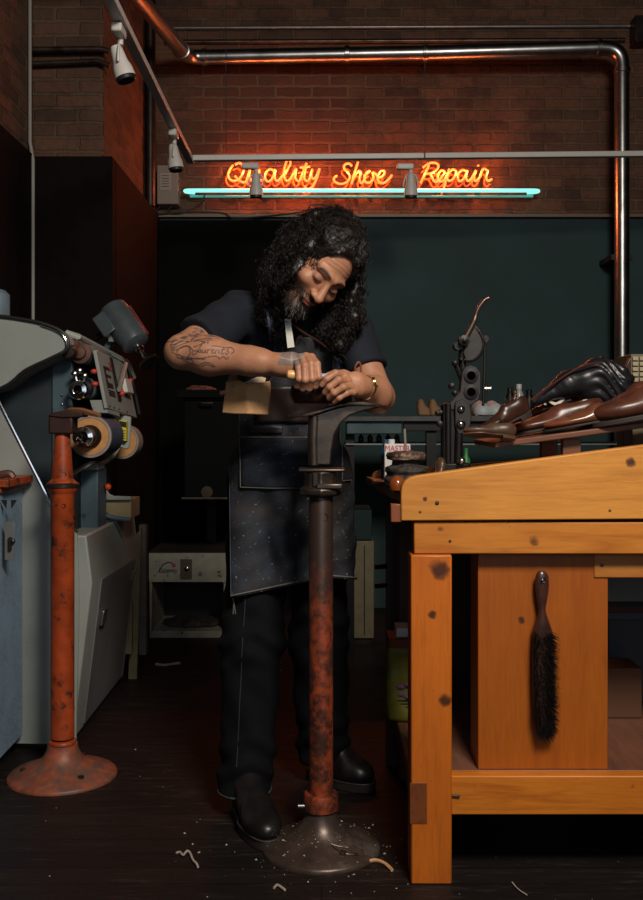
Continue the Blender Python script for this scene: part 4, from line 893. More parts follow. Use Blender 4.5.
for x,y,l,r in ((448,2.72,'crumpled brown leather offcut left of the black press',0),(483,2.70,'crumpled brown leather offcut right of the black press',1),(497,2.78,'dark leather offcut under the left end of the rack',2)):
    X=P(x-7 if r==0 else x,0,y).x; w=(.016,.035,.03)[r]
    def g(p,X=X,y=y,w=w,r=r): return sdell(p,(X,y,.935+.012*(r==0)),(w,.03,.018+(r==0)*.03))+fbm(p,90,r)*.006
    v,f_=snet(g,(X-.06,y-.05,.90),(X+.06,y+.05,1.02),.004)
    v[:,2]=np.maximum(v[:,2],.922); tag(obj('leather_offcut',(v,f_),(M['tan_leather'] if r<2 else M['dark_leather']),smooth=180),l,'leather offcut','leather offcuts on the bench')
# ------------------------------------------------------------------ back counter
CD=4.5; cz=CH+(HY-416)*CD/F
ct=thing('back_counter','long grey-green counter against the back wall with dark underside','counter',(.6,CD+.3,0))
cx0=P(342,0,CD).x
mct=mat('counter_paint',(.06,.095,.10),.3,.3,var=.4,vs=8)
obj('counter_top',MB().box((cx0,CD,cz-.025),(2.2,CD+.6,cz)),mat('counter_top',(.05,.055,.055),.4,var=.3),ct,bev=.003)
obj('front_fascia',MB().box((cx0+.02,CD+.03,cz-.085),(P(403,0,CD).x,CD+.06,cz-.025)),mct,ct,bev=.006)
obj('front_fascia',MB().box((P(404,0,CD).x,CD+.035,cz-.07),(2.2,CD+.06,cz-.025)),M['iron_black'],ct,bev=.003)
obj('shelf',MB().box((cx0+.02,CD+.08,P(0,444,CD).z-.006),(2.2,CD+.5,P(0,444,CD).z)),M['conduit'],ct)
obj('leg',MB().box((P(428,0,CD).x,CD+.06,0),(P(438,0,CD).x,CD+.12,cz-.03)),M['iron_black'],ct)
obj('leg',MB().box((2.1,CD+.06,0),(2.16,CD+.12,cz-.03)),M['iron_black'],ct)
obj('leg',MB().box((cx0+.02,CD+.1,0),(cx0+.06,CD+.14,cz-.03)),M['iron_black'],ct)
ls_=random.Random(5)
for k in range(6):
    x=352+k*9; tag(obj('sewing_cone',MB().lathe([(.012,0),(.013,.004),(.013,.030),(.006,.036),(.006,.05),(.001,.051)],V(P(x,0,CD+.2).x,CD+.2,P(0,444,CD).z),n=14),M['iron']),'small dark metal fitting on the shelf under the counter','fitting','metal fittings on the counter shelf')
def oncounter(px,D): return V(P(px,0,D).x,D,cz)
for px,l in ((425,'left tan wooden shoe form standing on the back counter'),(437,'right tan wooden shoe form standing on the back counter')):
    c=oncounter(px,4.62)
    o=MB().prism([c+V(-.03,0,.0),c+V(.03,0,0),c+V(.025,0,.035),c+V(.005,0,.05),c+V(-.01,0,.082),c+V(-.03,0,.08),c+V(-.036,0,.045)],(0,.06,0))
    tag(obj('shoe_form',o,mat('form_wood',(.22,.12,.05),.6) if 'form_wood' not in bpy.data.materials else bpy.data.materials['form_wood'],bev=.01),l,'shoe form')
for px,l in ((482,'left pale domed shoe toe on the back counter'),(495,'right pale domed shoe toe on the back counter')):
    c=oncounter(px,4.60); q=thing('pale_shoe',l,'shoe',c)
    v,f_=snet(lambda p: np.maximum(smin(sdell(p,tuple(c+V(0,0,.02)),(.042,.05,.042)),sdell(p,tuple(c+V(.0,.09,.03)),(.036,.08,.045)),.02),c.z-p[:,2]+.004),c+V(-.07,-.07,-.01),c+V(.07,.2,.1),.005)
    obj('upper',(v,f_),M['whiteshoe'],q,smooth=180); obj('sole',MB().box(c+V(-.036,-.03,0),c+V(.036,.15,.006)),M['lining'],q,bev=.002)
for px,h,r,m,l in ((510,.135,.022,M['iron_black'],'black bottle on the back counter, leftmost of three'),(519,.15,.022,None,'clear bottle with a blue label on the back counter'),(529,.125,.024,M['iron_black'],'dark bottle on the back counter right of the blue-labelled one'),(515,.12,.015,mat('brown_glass',(.12,.05,.02),.2),'small brown bottle in front of the blue-labelled bottle')):
    c=oncounter(px,4.6 if h!=.12 else 4.55)
    mm=m or mat('milky_plastic',(.40,.44,.45),.25)
    q=thing('bottle',l,'bottle',c,'bottles on the back counter')
    obj('glass_body',MB().lathe([(r*.9,0),(r,.004),(r,h*.66),(r*.55,h*.82),(r*.5,h*.86)],c,n=20),mm,q); obj('cap',MB().lathe([(r*.6,h*.85),(r*.6,h*.98),(r*.5,h),(.001,h)],c,n=16),mm if m else M['tin'],q)
    if not m: obj('label',MB().lathe([(r*1.02,h*.2),(r*1.02,h*.55)],c,n=20),mat('blue_print',(.04,.12,.35),.4),q)
# cream drawer cabinet under the counter, behind the man
cr=thing('cream_cabinet','dull cream metal locker standing under the counter behind the man','cabinet',(P(360,0,4.9).x,4.9,0))
a=P(343,640,4.8); b=P(372,541,4.8)
obj('housing',MB().box((a.x-.02,4.8,.03),(b.x+.01,5.1,b.z)),M['cream'],cr,bev=.004)
obj('door_seam',MB().box((P(364,0,4.8).x,4.795,.05),(P(365,0,4.8).x,4.80,b.z-.02)),M['black'],cr)
obj('base',MB().box((a.x,4.82,0),(b.x,5.08,.03)),M['iron'],cr)
tag(obj('teal_box',MB().box((P(345,0,4.8).x,4.8,b.z+.004),(P(372,0,4.8).x,5.1,P(0,510,4.8).z)),mat('teal_tin',(.012,.03,.032),.6,spec=.2),bev=.004),'dark teal box on top of the cream locker under the counter','box')
# hardware on the inner side of the bench: dark drawer column
dc=thing('dark_drawer_unit','dark wooden drawer column beneath the left end of the bench','drawer unit',(.3,3.0,0))
# (built shallow, against the rear leg)
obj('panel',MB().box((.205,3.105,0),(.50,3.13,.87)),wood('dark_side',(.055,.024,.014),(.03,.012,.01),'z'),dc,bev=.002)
for y in (566,585): obj('pull_handle',MB().tube([V(.205,3.10,CH-(y-420)*3.1/F),V(.17,3.08,CH-(y-420)*3.1/F)],.008,10),M['iron'],dc)
# bag and box on the lower shelf
bg=thing('shopping_bag','yellow-green plastic bag with orange top standing on the bench shelf','bag',(P(398,0,2.75).x,2.78,.253))
X0=P(386,0,2.75).x;X1=X0+.10
def bagf(p):
    q=np.abs(p-np.array((X0+.07,2.80,.363)))-np.array((.055,.05,.095)); return np.linalg.norm(np.maximum(q,0),axis=1)+np.minimum(q.max(1),0)-.012+fbm(p,40,8)*.006
v,f_=snet(bagf,(X0-.04,2.70,.24),(X0+.18,2.9,.50),.006); v[:,2]=np.maximum(v[:,2],.254)
obj('bag_body',(relax(v,f_,1),f_),M['bag'],bg,smooth=180)
obj('top_band',MB().box((X0+.006,2.742,.458),(X0+.134,2.858,.488)),mat('band_red',(.14,.02,.008),.5),bg,bev=.004)
for k in range(5): a=k*1.256; obj('petal_print',MB().ball((X0+.055+.018*math.cos(a),2.737,.343+.018*math.sin(a)),(.012,.003,.006),10),M['purple'],bg)
for k in range(4): obj('printed_line',MB().box((X0+.03,2.7345,.288+k*.009),(X0+.10,2.7365,.291+k*.009)),M['black'],bg)
tag(obj('folded_papers',MB().box((X0+.03,2.76,.489),(X0+.13,2.84,.514)),M['tin']),'pale folded papers lying on top of the yellow-green bag','papers')
tag(obj('grey_tote',MB().box((P(608,0,3.0).x,3.105,0),(P(680,0,3.0).x,3.2,P(0,575,3.1).z)),mat('grey_board2',(.33,.31,.29),.7),bev=.003),'pale grey board seen through the bench opening below the cross piece','board')
bb=thing('storage_box','dark blue storage crate on the bench shelf behind the opening','crate',(P(640,0,3.0).x,2.98,.253))
obj('crate_body',MB().box((P(606,0,2.95).x,2.93,.254),(P(690,0,2.95).x,3.09,P(0,612,2.95).z)),mat('navy_crate',(.02,.03,.045),.5),bb,bev=.006)
obj('crate_rim',MB().box((P(604,0,2.92).x,2.915,P(0,620,2.92).z),(P(690,0,2.92).x,3.095,P(0,612,2.92).z)),mat('navy_rim',(.035,.055,.075),.4),bb,bev=.004)
tag(obj('cardboard_box',MB().box((P(600,0,2.8).x,2.78,.254),(P(640,0,2.8).x,2.9,P(0,668,2.78).z)),mat('brown_card',(.12,.05,.022),.7),bev=.003),'low brown cardboard box on the bench shelf before the crate','box')
# ------------------------------------------------------------------ small white cabinet behind the man
wc=thing('white_cabinet','small stained white open-front cabinet on the floor at the back','cabinet',(P(188,0,4.95).x,5.1,0)); W0,W1=P(149.5,0,4.95).x,P(226,0,4.95).x; zt=P(0,553,4.95).z; zd=P(0,582,4.95).z
dw=M['dirtywhite']
obj('side_panel',MB().box((W0,4.95,0),(W0+.012,5.33,zd)),dw,wc,bev=.001); obj('side_panel',MB().box((W1-.012,4.95,0),(W1,5.33,zd)),dw,wc,bev=.001)
obj('top_box',MB().box((W0-.003,4.945,zd),(W1+.003,5.33,zt)),dw,wc,bev=.002)
obj('top_plate',MB().box((W0-.003,4.945,zt),(W1+.003,5.33,zt+.006)),mat('dark_top',(.035,.028,.028),.5,var=.3),wc)
obj('base_panel',MB().box((W0+.013,4.95,0),(W1-.013,5.33,.035)),dw,wc,bev=.001); obj('back_panel',MB().box((W0,5.332,0),(W1,5.34,zd)),M['black'],wc)
obj('lock_plate',MB().box(P(180.5,579,4.94)-V(0,.003,0),P(192,559,4.94)),mat('brass_plate',(.16,.13,.08),.4,.5),wc,bev=.002)
obj('lock_knob',MB().lathe([(.012,0),(.011,-.012),(.004,-.016)],P(187,568.5,4.938),(0,1,0),16),M['steel'],wc)
arc=[P(159.5,571,4.942),P(162,566,4.942),P(166,563,4.942),P(170,562.3,4.942),P(173,564,4.942)]
lg=obj('logo_arc',MB().tube(catmull(arc,5),.0022,6),M['black'],wc); obj('logo_dot',MB().ball(P(174,565.2,4.941),(.009,.002,.009),12),M['redink'],wc)
text('lettering','Gateway',.034,P(168,570.5,4.942),(R(90),R(0),0),M['black'],wc,font_sx=.78)
tag(obj('rag_heap',(lambda vf:(vf[0],vf[1]))(snet(lambda p: sdell(p,(W0+.2,5.10,.05),(.15,.10,.03))+fbm(p,60,4)*.01,(W0+.02,4.96,.036),(W1-.02,5.25,.12),.006)),mat('dark_rag',(.06,.05,.045),.8,var=.5)),'dark rags lying inside the small white cabinet','rags')
# dark machine behind the man: cabinet with tray
dk=thing('black_stitcher_cabinet','black metal cabinet machine standing in the dark behind the man','machine',(P(208,0,4.75).x,4.85,0))
g0=P(184,0,4.7).x; g1=P(240,0,4.7).x
obj('housing',MB().box((g0,4.7,P(0,497,4.7).z),(g1,5.45,P(0,400,4.7).z)),M['deep'],dk,bev=.006)
obj('top_tray',MB().box((g0-.03,4.66,P(0,398,4.7).z),(g1,4.98,P(0,390,4.7).z)),M['deep'],dk,bev=.004)
obj('lower_lip',MB().box((g0-.01,4.69,P(0,499,4.7).z),(g1,4.71,P(0,497,4.7).z)),mat('worn_lip',(.07,.06,.05),.5,.4,var=.4),dk)
obj('badge',MB().lathe([(.028,0),(.028,-.004),(.001,-.005)],P(207,492,4.695),(0,1,0),24),mat('badge',(.08,.06,.04),.4,.5),dk)
obj('handle',MB().tube([P(200,402,4.66),P(203,403.5,4.65),P(213,403,4.65)],.006,8),M['steel'],dk)
obj('leg',MB().box((g0+.03,5.38,0),(g0+.08,5.43,P(0,497,4.7).z)),M['iron_black'],dk); obj('leg',MB().box((g1-.05,5.38,0),(g1,5.43,P(0,497,4.7).z)),M['iron_black'],dk)
tag(obj('brown_scraps',(lambda vf:(vf[0],vf[1]))(snet(lambda p: sdell(p,tuple(P(200,390,4.75)+V(0,.05,.004)),(.075,.07,.016))+fbm(p,90,5)*.008,P(180,391,4.72)-V(0,.06,0),P(228,380,4.72)+V(0,.2,0),.005)),mat('rusty_scraps',(.16,.06,.035),.7,var=.6,vs=60)),'rusty brown scraps heaped on top of the black cabinet machine','scraps')
# ------------------------------------------------------------------ floor debris
def curl(lbl,pts,r,m=M['debris']): return tag(obj('leather_curl',MB().tube(catmull([P(x,y,1.095*F/(y-HY)) for x,y in pts],5),r,6),m),lbl,'scrap','curled trimmings on the floor')
curl('pale curled trimming on the floor in front of the man boot',[(176,853),(180,852),(183,855),(187,851),(190,853),(193,860),(196,863),(198,867)],.003)
curl('long thin pale trimming on the floor right of the stand base',[(366,862),(375,860),(384,863),(392,870)],.0045,M['suede'])
curl('small pale curl on the floor at the bottom edge below the boot',[(274,888),(277,885),(281,887),(285,890)],.003)
curl('thin pale strip on the floor before the small white cabinet',[(156,664),(164,665),(172,664),(180,663)],.006)
curl('thin pale hair-like trimming on the floor under the bench',[(512,882),(518,889),(527,895)],.0015)
m=MB(); rr=random.Random(11)
def chip(X,Y,z,s_):
    a=rr.uniform(0,6.28); h=s_*rr.uniform(.3,.8); b=s_*rr.uniform(.4,1); u=V(math.cos(a),math.sin(a),rr.uniform(-.2,.2))*s_; w=V(-math.sin(a),math.cos(a),rr.uniform(-.2,.4))*b
    c=V(X,Y,z+s_*.4); m.add([c-u,c+w*.6,c+u,c-w*.6+V(0,0,h)],[(0,1,2),(0,2,3),(0,3,1),(1,3,2)])
for i in range(420):
    if i<230:
        a=rr.uniform(0,6.28); r=abs(rr.gauss(.0,.17))+.02; X=SX+math.cos(a)*r; Y=SY+math.sin(a)*r*1.0-.03
        rr_=math.hypot(X-SX,Y-SY)
        if rr_<.05: continue
        z=.012+.03*max(0,1-(rr_/.15))*1.6 if rr_<.148 else 0
        if .05<rr_<.148: z=np.interp(rr_,[.05,.064,.087,.12,.148],[.07,.052,.037,.024,.012])
    else: X=rr.uniform(-.8,1.2); Y=rr.uniform(1.9,4.6); z=0
    if z==0 and (-1.0<X<-.62 and 2.86<Y<3.2): continue
    chip(X,Y,z,rr.choice((.0015,.002,.003,.0045))*(1 if Y<3.3 else 1.3))
tag(obj('floor_debris',m,M['debris'],smooth=0),'scattered pale leather crumbs over the dark floor and stand base','debris',None,'stuff')
# ------------------------------------------------------------------ the man
def A3(x,y,D): return np.array(P(x,y,D))
man=thing('person','long-haired bearded man in dark T-shirt and denim apron working behind the centre stand','person',(P(285,0,2.85).x,2.85,0))
PEL=A3(289,472,2.90); HR=A3(262,478,2.90); HL=A3(318,478,2.92)
KR=A3(252,640,2.80); AR=A3(245,788,2.745); KL=A3(318,645,2.97); AL=A3(326,775,3.00)
WST=A3(290,420,2.90); CHS=A3(292,358,2.86); UPC=A3(296,325,2.81); NB=A3(298,302,2.77); 
SR=A3(240,313,2.78); SL=A3(350,330,2.80)
ER=A3(182,352,2.58); WR=A3(281,365,2.50); EL=A3(378,397,2.71); WL=A3(361,386,2.53)
HC=A3(321,266,2.62)
# head frame: columns are right, back, up
Ry=Matrix.Rotation(R(35),3,'Y')          # clockwise roll in view
Rh=np.array(Ry@Matrix.Rotation(R(37),3,'Z')@Matrix.Rotation(R(27),3,'X'))
def hl(p): return (p-HC)@Rh
def hw(*q): return HC+Rh@np.array(q,float)
def headf(p):
    q=hl(p)
    d=sdell(q,(0,.018,.035),(.074,.094,.086))
    d=smin(d,sdell(q,(0,-.028,-.03),(.060,.060,.086)),.03)
    d=smin(d,sdcap(q,(0,-.062,-.100),(0,-.060,-.104),.022,.020),.03)
    for s_ in(-1,1):
        d=smin(d,sdcap(q,(s_*.056,.0,-.058),(s_*.018,-.062,-.098),.018,.016),.03)
        d=smin(d,sdell(q,(s_*.043,-.060,-.028),(.022,.022,.018)),.02)
        d=smin(d,sdcap(q,(s_*.010,-.087,.021),(s_*.044,-.072,.020),.009,.007),.014)
        d=smax(d,-sdell(q,(s_*.031,-.098,-.002),(.020,.017,.014)),.012)
    d=smin(d,sdcap(q,(0,-.083,.012),(0,-.112,-.036),.007,.0125),.012)
    for s_ in(-1,1): d=smin(d,sdell(q,(s_*.0135,-.099,-.038),(.009,.012,.008)),.008)
    d=smin(d,sdcap(q,(-.02,-.088,-.064),(.02,-.088,-.064),.006,.006),.010)
    d=smin(d,sdell(q,(0,-.093,-.064),(.016,.007,.006)),.006); d=smin(d,sdell(q,(0,-.090,-.074),(.015,.008,.007)),.006)
    d=smax(d,-sdcap(q,(-.019,-.099,-.069),(.019,-.099,-.069),.0018,.0018),.003)
    for s_ in(-1,1):
        d=smin(d,sdell(q,(s_*.030,-.0770,-.004),(.0150,.0125,.0105)),.006)          # closed upper lids over the eyes
        d=smax(d,-sdcap(q,(s_*.017,-.096,-.0085),(s_*.042,-.087,-.009),.0014,.0012),.003)
        e=np.maximum(sdell(q,(s_*.078,.012,-.008),(.010,.022,.033)),-sdell(q,(s_*.088,.006,-.006),(.008,.012,.022))); d=smin(d,e,.008)
    for zc_ in (.040,.050,.060): d=smax(d,-(np.abs(q[:,2]-zc_-.003*np.cos(q[:,0]*60))+np.maximum(np.abs(q[:,0])-.035,0)+np.maximum(np.abs(d+.0005)-.0006,0)*2-.0008),.0025) if False else d-(-.0011*np.exp(-((q[:,2]-zc_-.004*np.cos(q[:,0]*60))/.0016)**2)*(np.abs(q[:,0])<.04)*(q[:,1]<-.04))
    for s_ in(-1,1): d=smax(d,-sdell(q,(s_*.007,-.106,-.048),(.004,.005,.004)),.003)
    return d
def handchain(segs):
    def f(p):
        d=None
        for (a,b,ra,rb) in segs:
            e=sdcap(p,a,b,ra,rb); d=e if d is None else smin(d,e,.004)
        return d
    return f
def mkfinger(pts,r0,r1):
    n=len(pts)-1; rs=[r0+(r1-r0)*i/n for i in range(n+1)]
    return handchain([(pts[i],pts[i+1],rs[i],rs[i+1]) for i in range(n)])
TK=Vector  # tool axis through the right fist
fR=[mkfinger([A3(x0,y0,D0) for x0,y0,D0 in q],a,b) for q,a,b in (
 ([(311.5,357,2.485),(317,364,2.447),(318.5,377,2.437),(315,386,2.455),(313,387,2.475)],.0095,.0080),
 ([(306,356,2.480),(311,364,2.440),(312,379,2.430),(309,388.5,2.450),(307,389,2.472)],.0095,.0082),
 ([(300.5,357,2.480),(304.5,366,2.438),(305,380,2.430),(302.5,388.5,2.452),(301,388,2.472)],.0092,.0078),
 ([(295.5,359,2.483),(298.5,368,2.442),(299,379,2.436),(297,386,2.455),(296,386,2.472)],.0085,.0072))]
thR=mkfinger([A3(296,366,2.525),A3(308,372,2.52),A3(317,376,2.50),A3(325,377,2.485)],.0125,.0085)
def handR(p):
    d=smin(sdcap(p,WR,A3(290,363,2.492),.026,.027),sdcap(p,A3(296,364,2.492),A3(308,364,2.487),.023,.019),.02)
    d=smin(d,sdcap(p,A3(292,370,2.50),A3(303,372,2.495),.022,.018),.015); d=smin(d,thR(p),.008)
    for (x,y,D) in ((311.5,357.5,2.480),(306,356.5,2.475),(300.5,357.5,2.474),(295.5,359.5,2.478)): d=smin(d,sdell(p,tuple(A3(x,y,D)),(.011,)*3),.005)
    g=None
    for f in fR: e=f(p); g=e if g is None else np.minimum(g,e)
    return smin(d,g,.0035)
fL=[mkfinger([A3(x0,y0,D0) for x0,y0,D0 in q],a,b) for q,a,b in (
 ([(344,375.5,2.488),(335.5,373.5,2.462),(327,379,2.455),(322,385,2.462)],.0100,.0078),
 ([(347,381,2.480),(338.5,380,2.445),(329.5,387,2.442),(325,392.5,2.455)],.0100,.0080),
 ([(350,387,2.480),(343,387.5,2.440),(334,393,2.440),(329,398,2.455)],.0096,.0078),
 ([(352.5,392,2.485),(346,393.5,2.452),(339,398,2.450),(334,402,2.462)],.0088,.0070))]
thL=mkfinger([A3(354,378,2.53),A3(344,374,2.525),A3(335,373.5,2.505),A3(327,376,2.492)],.0125,.0085)
def handL(p):
    d=smin(sdcap(p,WL,A3(356,384,2.51),.025,.025),sdcap(p,A3(355,381,2.505),A3(346,379,2.492),.023,.016),.02)
    d=smin(d,sdcap(p,A3(357,389,2.505),A3(351,389.5,2.492),.021,.014),.018); d=smin(d,thL(p),.008)
    for (x,y,D) in ((344,375.5,2.484),(347,381,2.476),(350,387,2.476),(352.5,392,2.481)): d=smin(d,sdell(p,tuple(A3(x,y,D)),(.0115,)*3),.005)
    g=None
    for f in fL: e=f(p); g=e if g is None else np.minimum(g,e)
    return smin(d,g,.0035)
def lerp3(a,b,t): return a+(b-a)*t
def armsf(p):
    d=smin(sdcap(p,SR,ER,.055,.043),sdcap(p,ER,lerp3(ER,WR,.28),.043,.048),.02)
    d=smin(d,sdcap(p,lerp3(ER,WR,.28),lerp3(ER,WR,.78),.048,.034),.03); d=smin(d,sdcap(p,lerp3(ER,WR,.7),WR,.035,.0265),.02)
    e=smin(sdcap(p,SL,EL,.053,.043),sdcap(p,EL,lerp3(EL,WL,.3),.043,.045),.02); e=smin(e,sdcap(p,lerp3(EL,WL,.3),WL,.045,.026),.03)
    d=smin(d,handR(p),.02); e=smin(e,handL(p),.02)
    return np.minimum(d,e)
def bodyf(p):
    d=sdcap(p,NB,hw(0,.03,-.07),.058,.052)
    d=smin(d,headf(p),.02)
    c=np.array([0.,0,0]); T=np.eye(3)
    t=sdell(p,CHS,(.150,.105,.16)); t=smin(t,sdell(p,WST,(.135,.095,.13)),.06); t=smin(t,sdell(p,PEL,(.15,.11,.12)),.06)
    t=smin(t,sdcap(p,SR,SL,.052,.052),.06); t=smin(t,sdcap(p,UPC,NB,.07,.055),.05)
    d=smin(d,t,.03)
    for h,k,a in((HR,KR,AR),(HL,KL,AL)):
        d=smin(d,smin(sdcap(p,h,k,.078,.055),sdcap(p,k,a,.055,.036),.03),.03)
    return smin(d,armsf(p),.015)
# --- skin surface: coarse body plus fine head and arms, one mesh
def cat(parts):
    V_=[];F_=[];o=0
    for v,f in parts: V_.append(v);F_.append(f+o);o+=len(v)
    return np.concatenate(V_),np.concatenate(F_)
def clip(v,f,keep):
    m=keep(v); fm=m[f].all(1); f=f[fm]; u,inv=np.unique(f,return_inverse=True); return v[u],inv.reshape(f.shape)
lo=A3(205,205,2.9); 
vb,fb=snet(bodyf,(-.52,2.38,.04),(.30,3.15,1.52),.010)
xa0,xa1=A3(160,0,2.6)[0],A3(395,0,2.7)[0]
def inarm(v): return (v[:,1]<2.785)&(v[:,2]<1.30)&(v[:,2]>1.08)
vb,fb=clip(vb,fb,lambda v:~inarm(v))
va,fa=snet(bodyf,(-.50,2.40,1.07),(.26,2.81,1.31),.0021)
va,fa=clip(va,fa,lambda v:(v[:,1]<2.792)&(v[:,2]<1.304)&(v[:,2]>1.075)); va=relax(va,fa,1)
vh,fh=snet(bodyf,HC-np.array([.13,.15,.16]),HC+np.array([.13,.13,.14]),.0024); vh=relax(vh,fh,1)
hb=lambda v:(np.abs(v-HC)<np.array([.127,.127,.137])).all(1)
vb,fb=clip(vb,fb,lambda v:~((np.abs(v-HC)<np.array([.12,.12,.125])).all(1)))
v,f=cat([(vb,fb),(va,fa),(vh,fh)])
skin=np.array([.46,.215,.125]); colr=np.tile(skin,(len(v),1))
n1=fbm(v,35,1); colr*= (1+.10*np.clip(n1,-1,1))[:,None]
# forearm ruddiness at knuckles and elbow
q=hl(v)
def blend(mask,c): 
    global colr; m=np.clip(mask,0,1)[:,None]; colr=colr*(1-m)+np.array(c)*m
def sm(x,a,b): t=np.clip((x-a)/(b-a),0,1); return t*t*(3-2*t)
isH=(np.linalg.norm(q,axis=1)<.16)
# beard, moustache, brows, lips, lash lines
bd=isH*sm(-q[:,2],.045,.062)*sm(-q[:,1],-.01,.0); lipm=np.exp(-((q[:,0]/.021)**2+((q[:,2]+.069)/.0085)**2)**2)
mus=isH*sm(-q[:,2],.047,.052)
bd=np.maximum(bd*(sm(np.abs(q[:,0]),.0,.03)*.6+.4),mus*(-q[:,1]>.03))
bd=bd*(.75+.25*np.sin(v@np.array([700,500,900.])))
grey=(np.abs(q[:,0])<.03)&(q[:,2]<-.083); blend(bd*.95,(.035,.024,.02)); blend(bd*grey*(.35+.35*np.sin(v@np.array([900,-700,800.]))),(.40,.37,.34))
blend(isH*lipm*(-q[:,1]>.07)*.9,(.30,.10,.075))
for s_ in(-1,1):
    xx=q[:,0]*s_; br=np.exp(-((q[:,2]-(.020+.004*np.sin((xx-.01)/.04*3.1)))/.0050)**4)*sm(xx,.008,.013)*(1-sm(xx,.045,.055))*(-q[:,1]>.04); blend(isH*br*.95,(.012,.008,.006))
    la=np.exp(-((q[:,2]+.0085+.0*xx)/.0024)**2)*sm(xx,.014,.018)*(1-sm(xx,.043,.046))*(-q[:,1]>.05); blend(isH*la*.95,(.02,.012,.01))
    so=np.exp(-(((xx-.031)/.022)**2+((q[:,2]+.001)/.014)**2))*(-q[:,1]>.05); blend(isH*so*.55,(.17,.065,.045))  # shade of the eye sockets painted into the skin colour
sc_=isH*sm(q[:,2],.082,.092); blend(sc_,(.03,.02,.018))
# tattoos: drawn on the outer face of the right forearm
ad=(WR-ER); al=np.linalg.norm(ad); au=ad/al; uz=np.array([0,0,1.]); uz-=au*(uz@au); uz/=np.linalg.norm(uz)
tt=((v-ER)@au); hh=((v-ER)@uz); fr=(v@np.array([0,1.,0]))<(ER[1]+(WR[1]-ER[1])*np.clip(tt/al,0,1)+.03)
isA=fr&(np.abs(hh)<.07)&(tt>-.06)&(tt<al*.8)
# photo pixel -> arm coordinates
def armuv(x,y):
    D=ER[1]-.045; w=A3(x,y,D+(WR[1]-ER[1])*np.clip((x-182)/99,0,1)); w=w-ER; return np.array([w@au,w@uz])
def stroke(pts,wd,c=(.05,.06,.06),a=.95,mask=None):
    wd=wd*1.5
    mk=isA if mask is None else mask
    ids=np.nonzero(mk)[0]; S=np.stack([tt[ids],hh[ids]],1); L=catmull([(*armuv(*p),0) for p in pts],4); dm=np.full(len(ids),1.)
    for i in range(len(L)-1):
        A=np.array(L[i])[:2];B=np.array(L[i+1])[:2]; ba=B-A; h_=np.clip(((S-A)@ba)/max(ba@ba,1e-12),0,1); dm=np.minimum(dm,np.linalg.norm(S-A-h_[:,None]*ba,axis=1))
    m=np.zeros(len(v)); m[ids]=(1-sm(dm,wd*.5,wd*1.2))*a; blend(m,c)
def cz_(x,y): return (165+x/8.04,310+y/8.04)      # crop coordinates of the tattoo study
web_c=(40,300)
rad=[[(45,310),(120,250),(190,200),(290,150),(330,130)],[(45,310),(150,215),(215,145),(260,110)],[(40,300),(60,200),(130,150),(200,110)],[(50,320),(150,270),(240,245),(390,225)],[(50,330),(130,310),(190,290),(240,330)],[(55,340),(130,370),(230,390),(330,400)],[(90,370),(180,420),(280,450)]]
for r_ in rad: stroke([cz_(*p) for p in r_],.0011)
for k,(x,y) in enumerate(((170,150),(215,150),(262,150),(305,150),(345,155),(380,160),(430,170))): stroke([cz_(x+20,y-12),cz_(x-10,y+10),cz_(x-8,y+40),cz_(x+18,y+62)],.0013)
for ring in ([(30,250),(80,240),(130,215),(160,190),(160,150)],[(30,280),(90,270),(150,240),(190,240),(240,250)],[(100,340),(120,310),(160,290),(200,300),(215,350),(190,380)],[(170,200),(210,235),(260,245),(330,260)],[(340,200),(345,250),(350,270)],[(110,355),(170,400),(220,400),(240,440)],[(290,440),(330,425),(370,430),(400,455)],[(300,455),(345,440),(390,460)]): stroke([cz_(*p) for p in ring],.0012)
# script lettering "Laurents"
let=[[(310,270),(295,300),(280,330),(262,355),(240,362),(232,345),(255,330),(290,335)],[(300,325),(285,330),(288,345),(302,340),(308,322),(306,345),(318,340)],[(322,322),(320,345),(334,342),(342,322),(340,346),(352,342)],[(358,320),(356,348)],[(358,332),(372,318),(380,322)],[(386,338),(400,325),(392,318),(384,340),(396,350),(410,340)],[(414,322),(412,348)],[(414,332),(428,320),(436,326),(432,350),(446,344)],[(466,300),(456,340),(462,354),(476,344)],[(448,322),(480,316)],[(500,310),(494,326),(512,340),(500,356),(486,346)],[(240,300),(270,290),(300,275),(330,262)],[(380,290),(420,290),(470,300),(520,300),(548,330),(530,350)],[(360,380),(420,372),(440,392),(470,376),(490,394),(510,382)],[(100,385),(200,395),(300,390),(350,385)]]
for l_ in let: stroke([cz_(*p) for p in l_],.0010,(.045,.045,.05),.9)
pm=isA&(tt<.03); ids=(np.linalg.norm(np.stack([tt,hh],1)-armuv(*cz_(215,105)),axis=1)<.014)&isA; blend(ids*.6,(.12,.15,.16))
# hand tattoo
hp_=[(282,350),(301,356),(304,362),(297,368),(287,368)]
hx=(v[:,0]*F/v[:,1]+CX); hy=HY-(v[:,2]-CH)*F/v[:,1]
wc_=A3(291,361,2.47); lx=(v-wc_)@au; lz=(v-wc_)[:,2]
mk=(v[:,1]<2.50)&(np.abs(lx)<.030)&(lz>-.013-.1*lx)&(lz<.03)&(v[:,2]<1.28)&(v[:,0]<P(310,0,2.48).x)
blend(mk*.68,(.13,.16,.165)); blend(mk*(np.abs(lz-.006-.25*np.abs(lx-.002)+.004)<.0016)*.6,(.45,.42,.38)); blend(mk*(np.abs(lx-.004+.3*lz)<.0016)*.5,(.45,.42,.38))
body=obj('body',(v,f,np.concatenate([colr,np.ones((len(v),1))],1)),pig('skin',.48,.42,.08,.5,240),man,smooth=180)
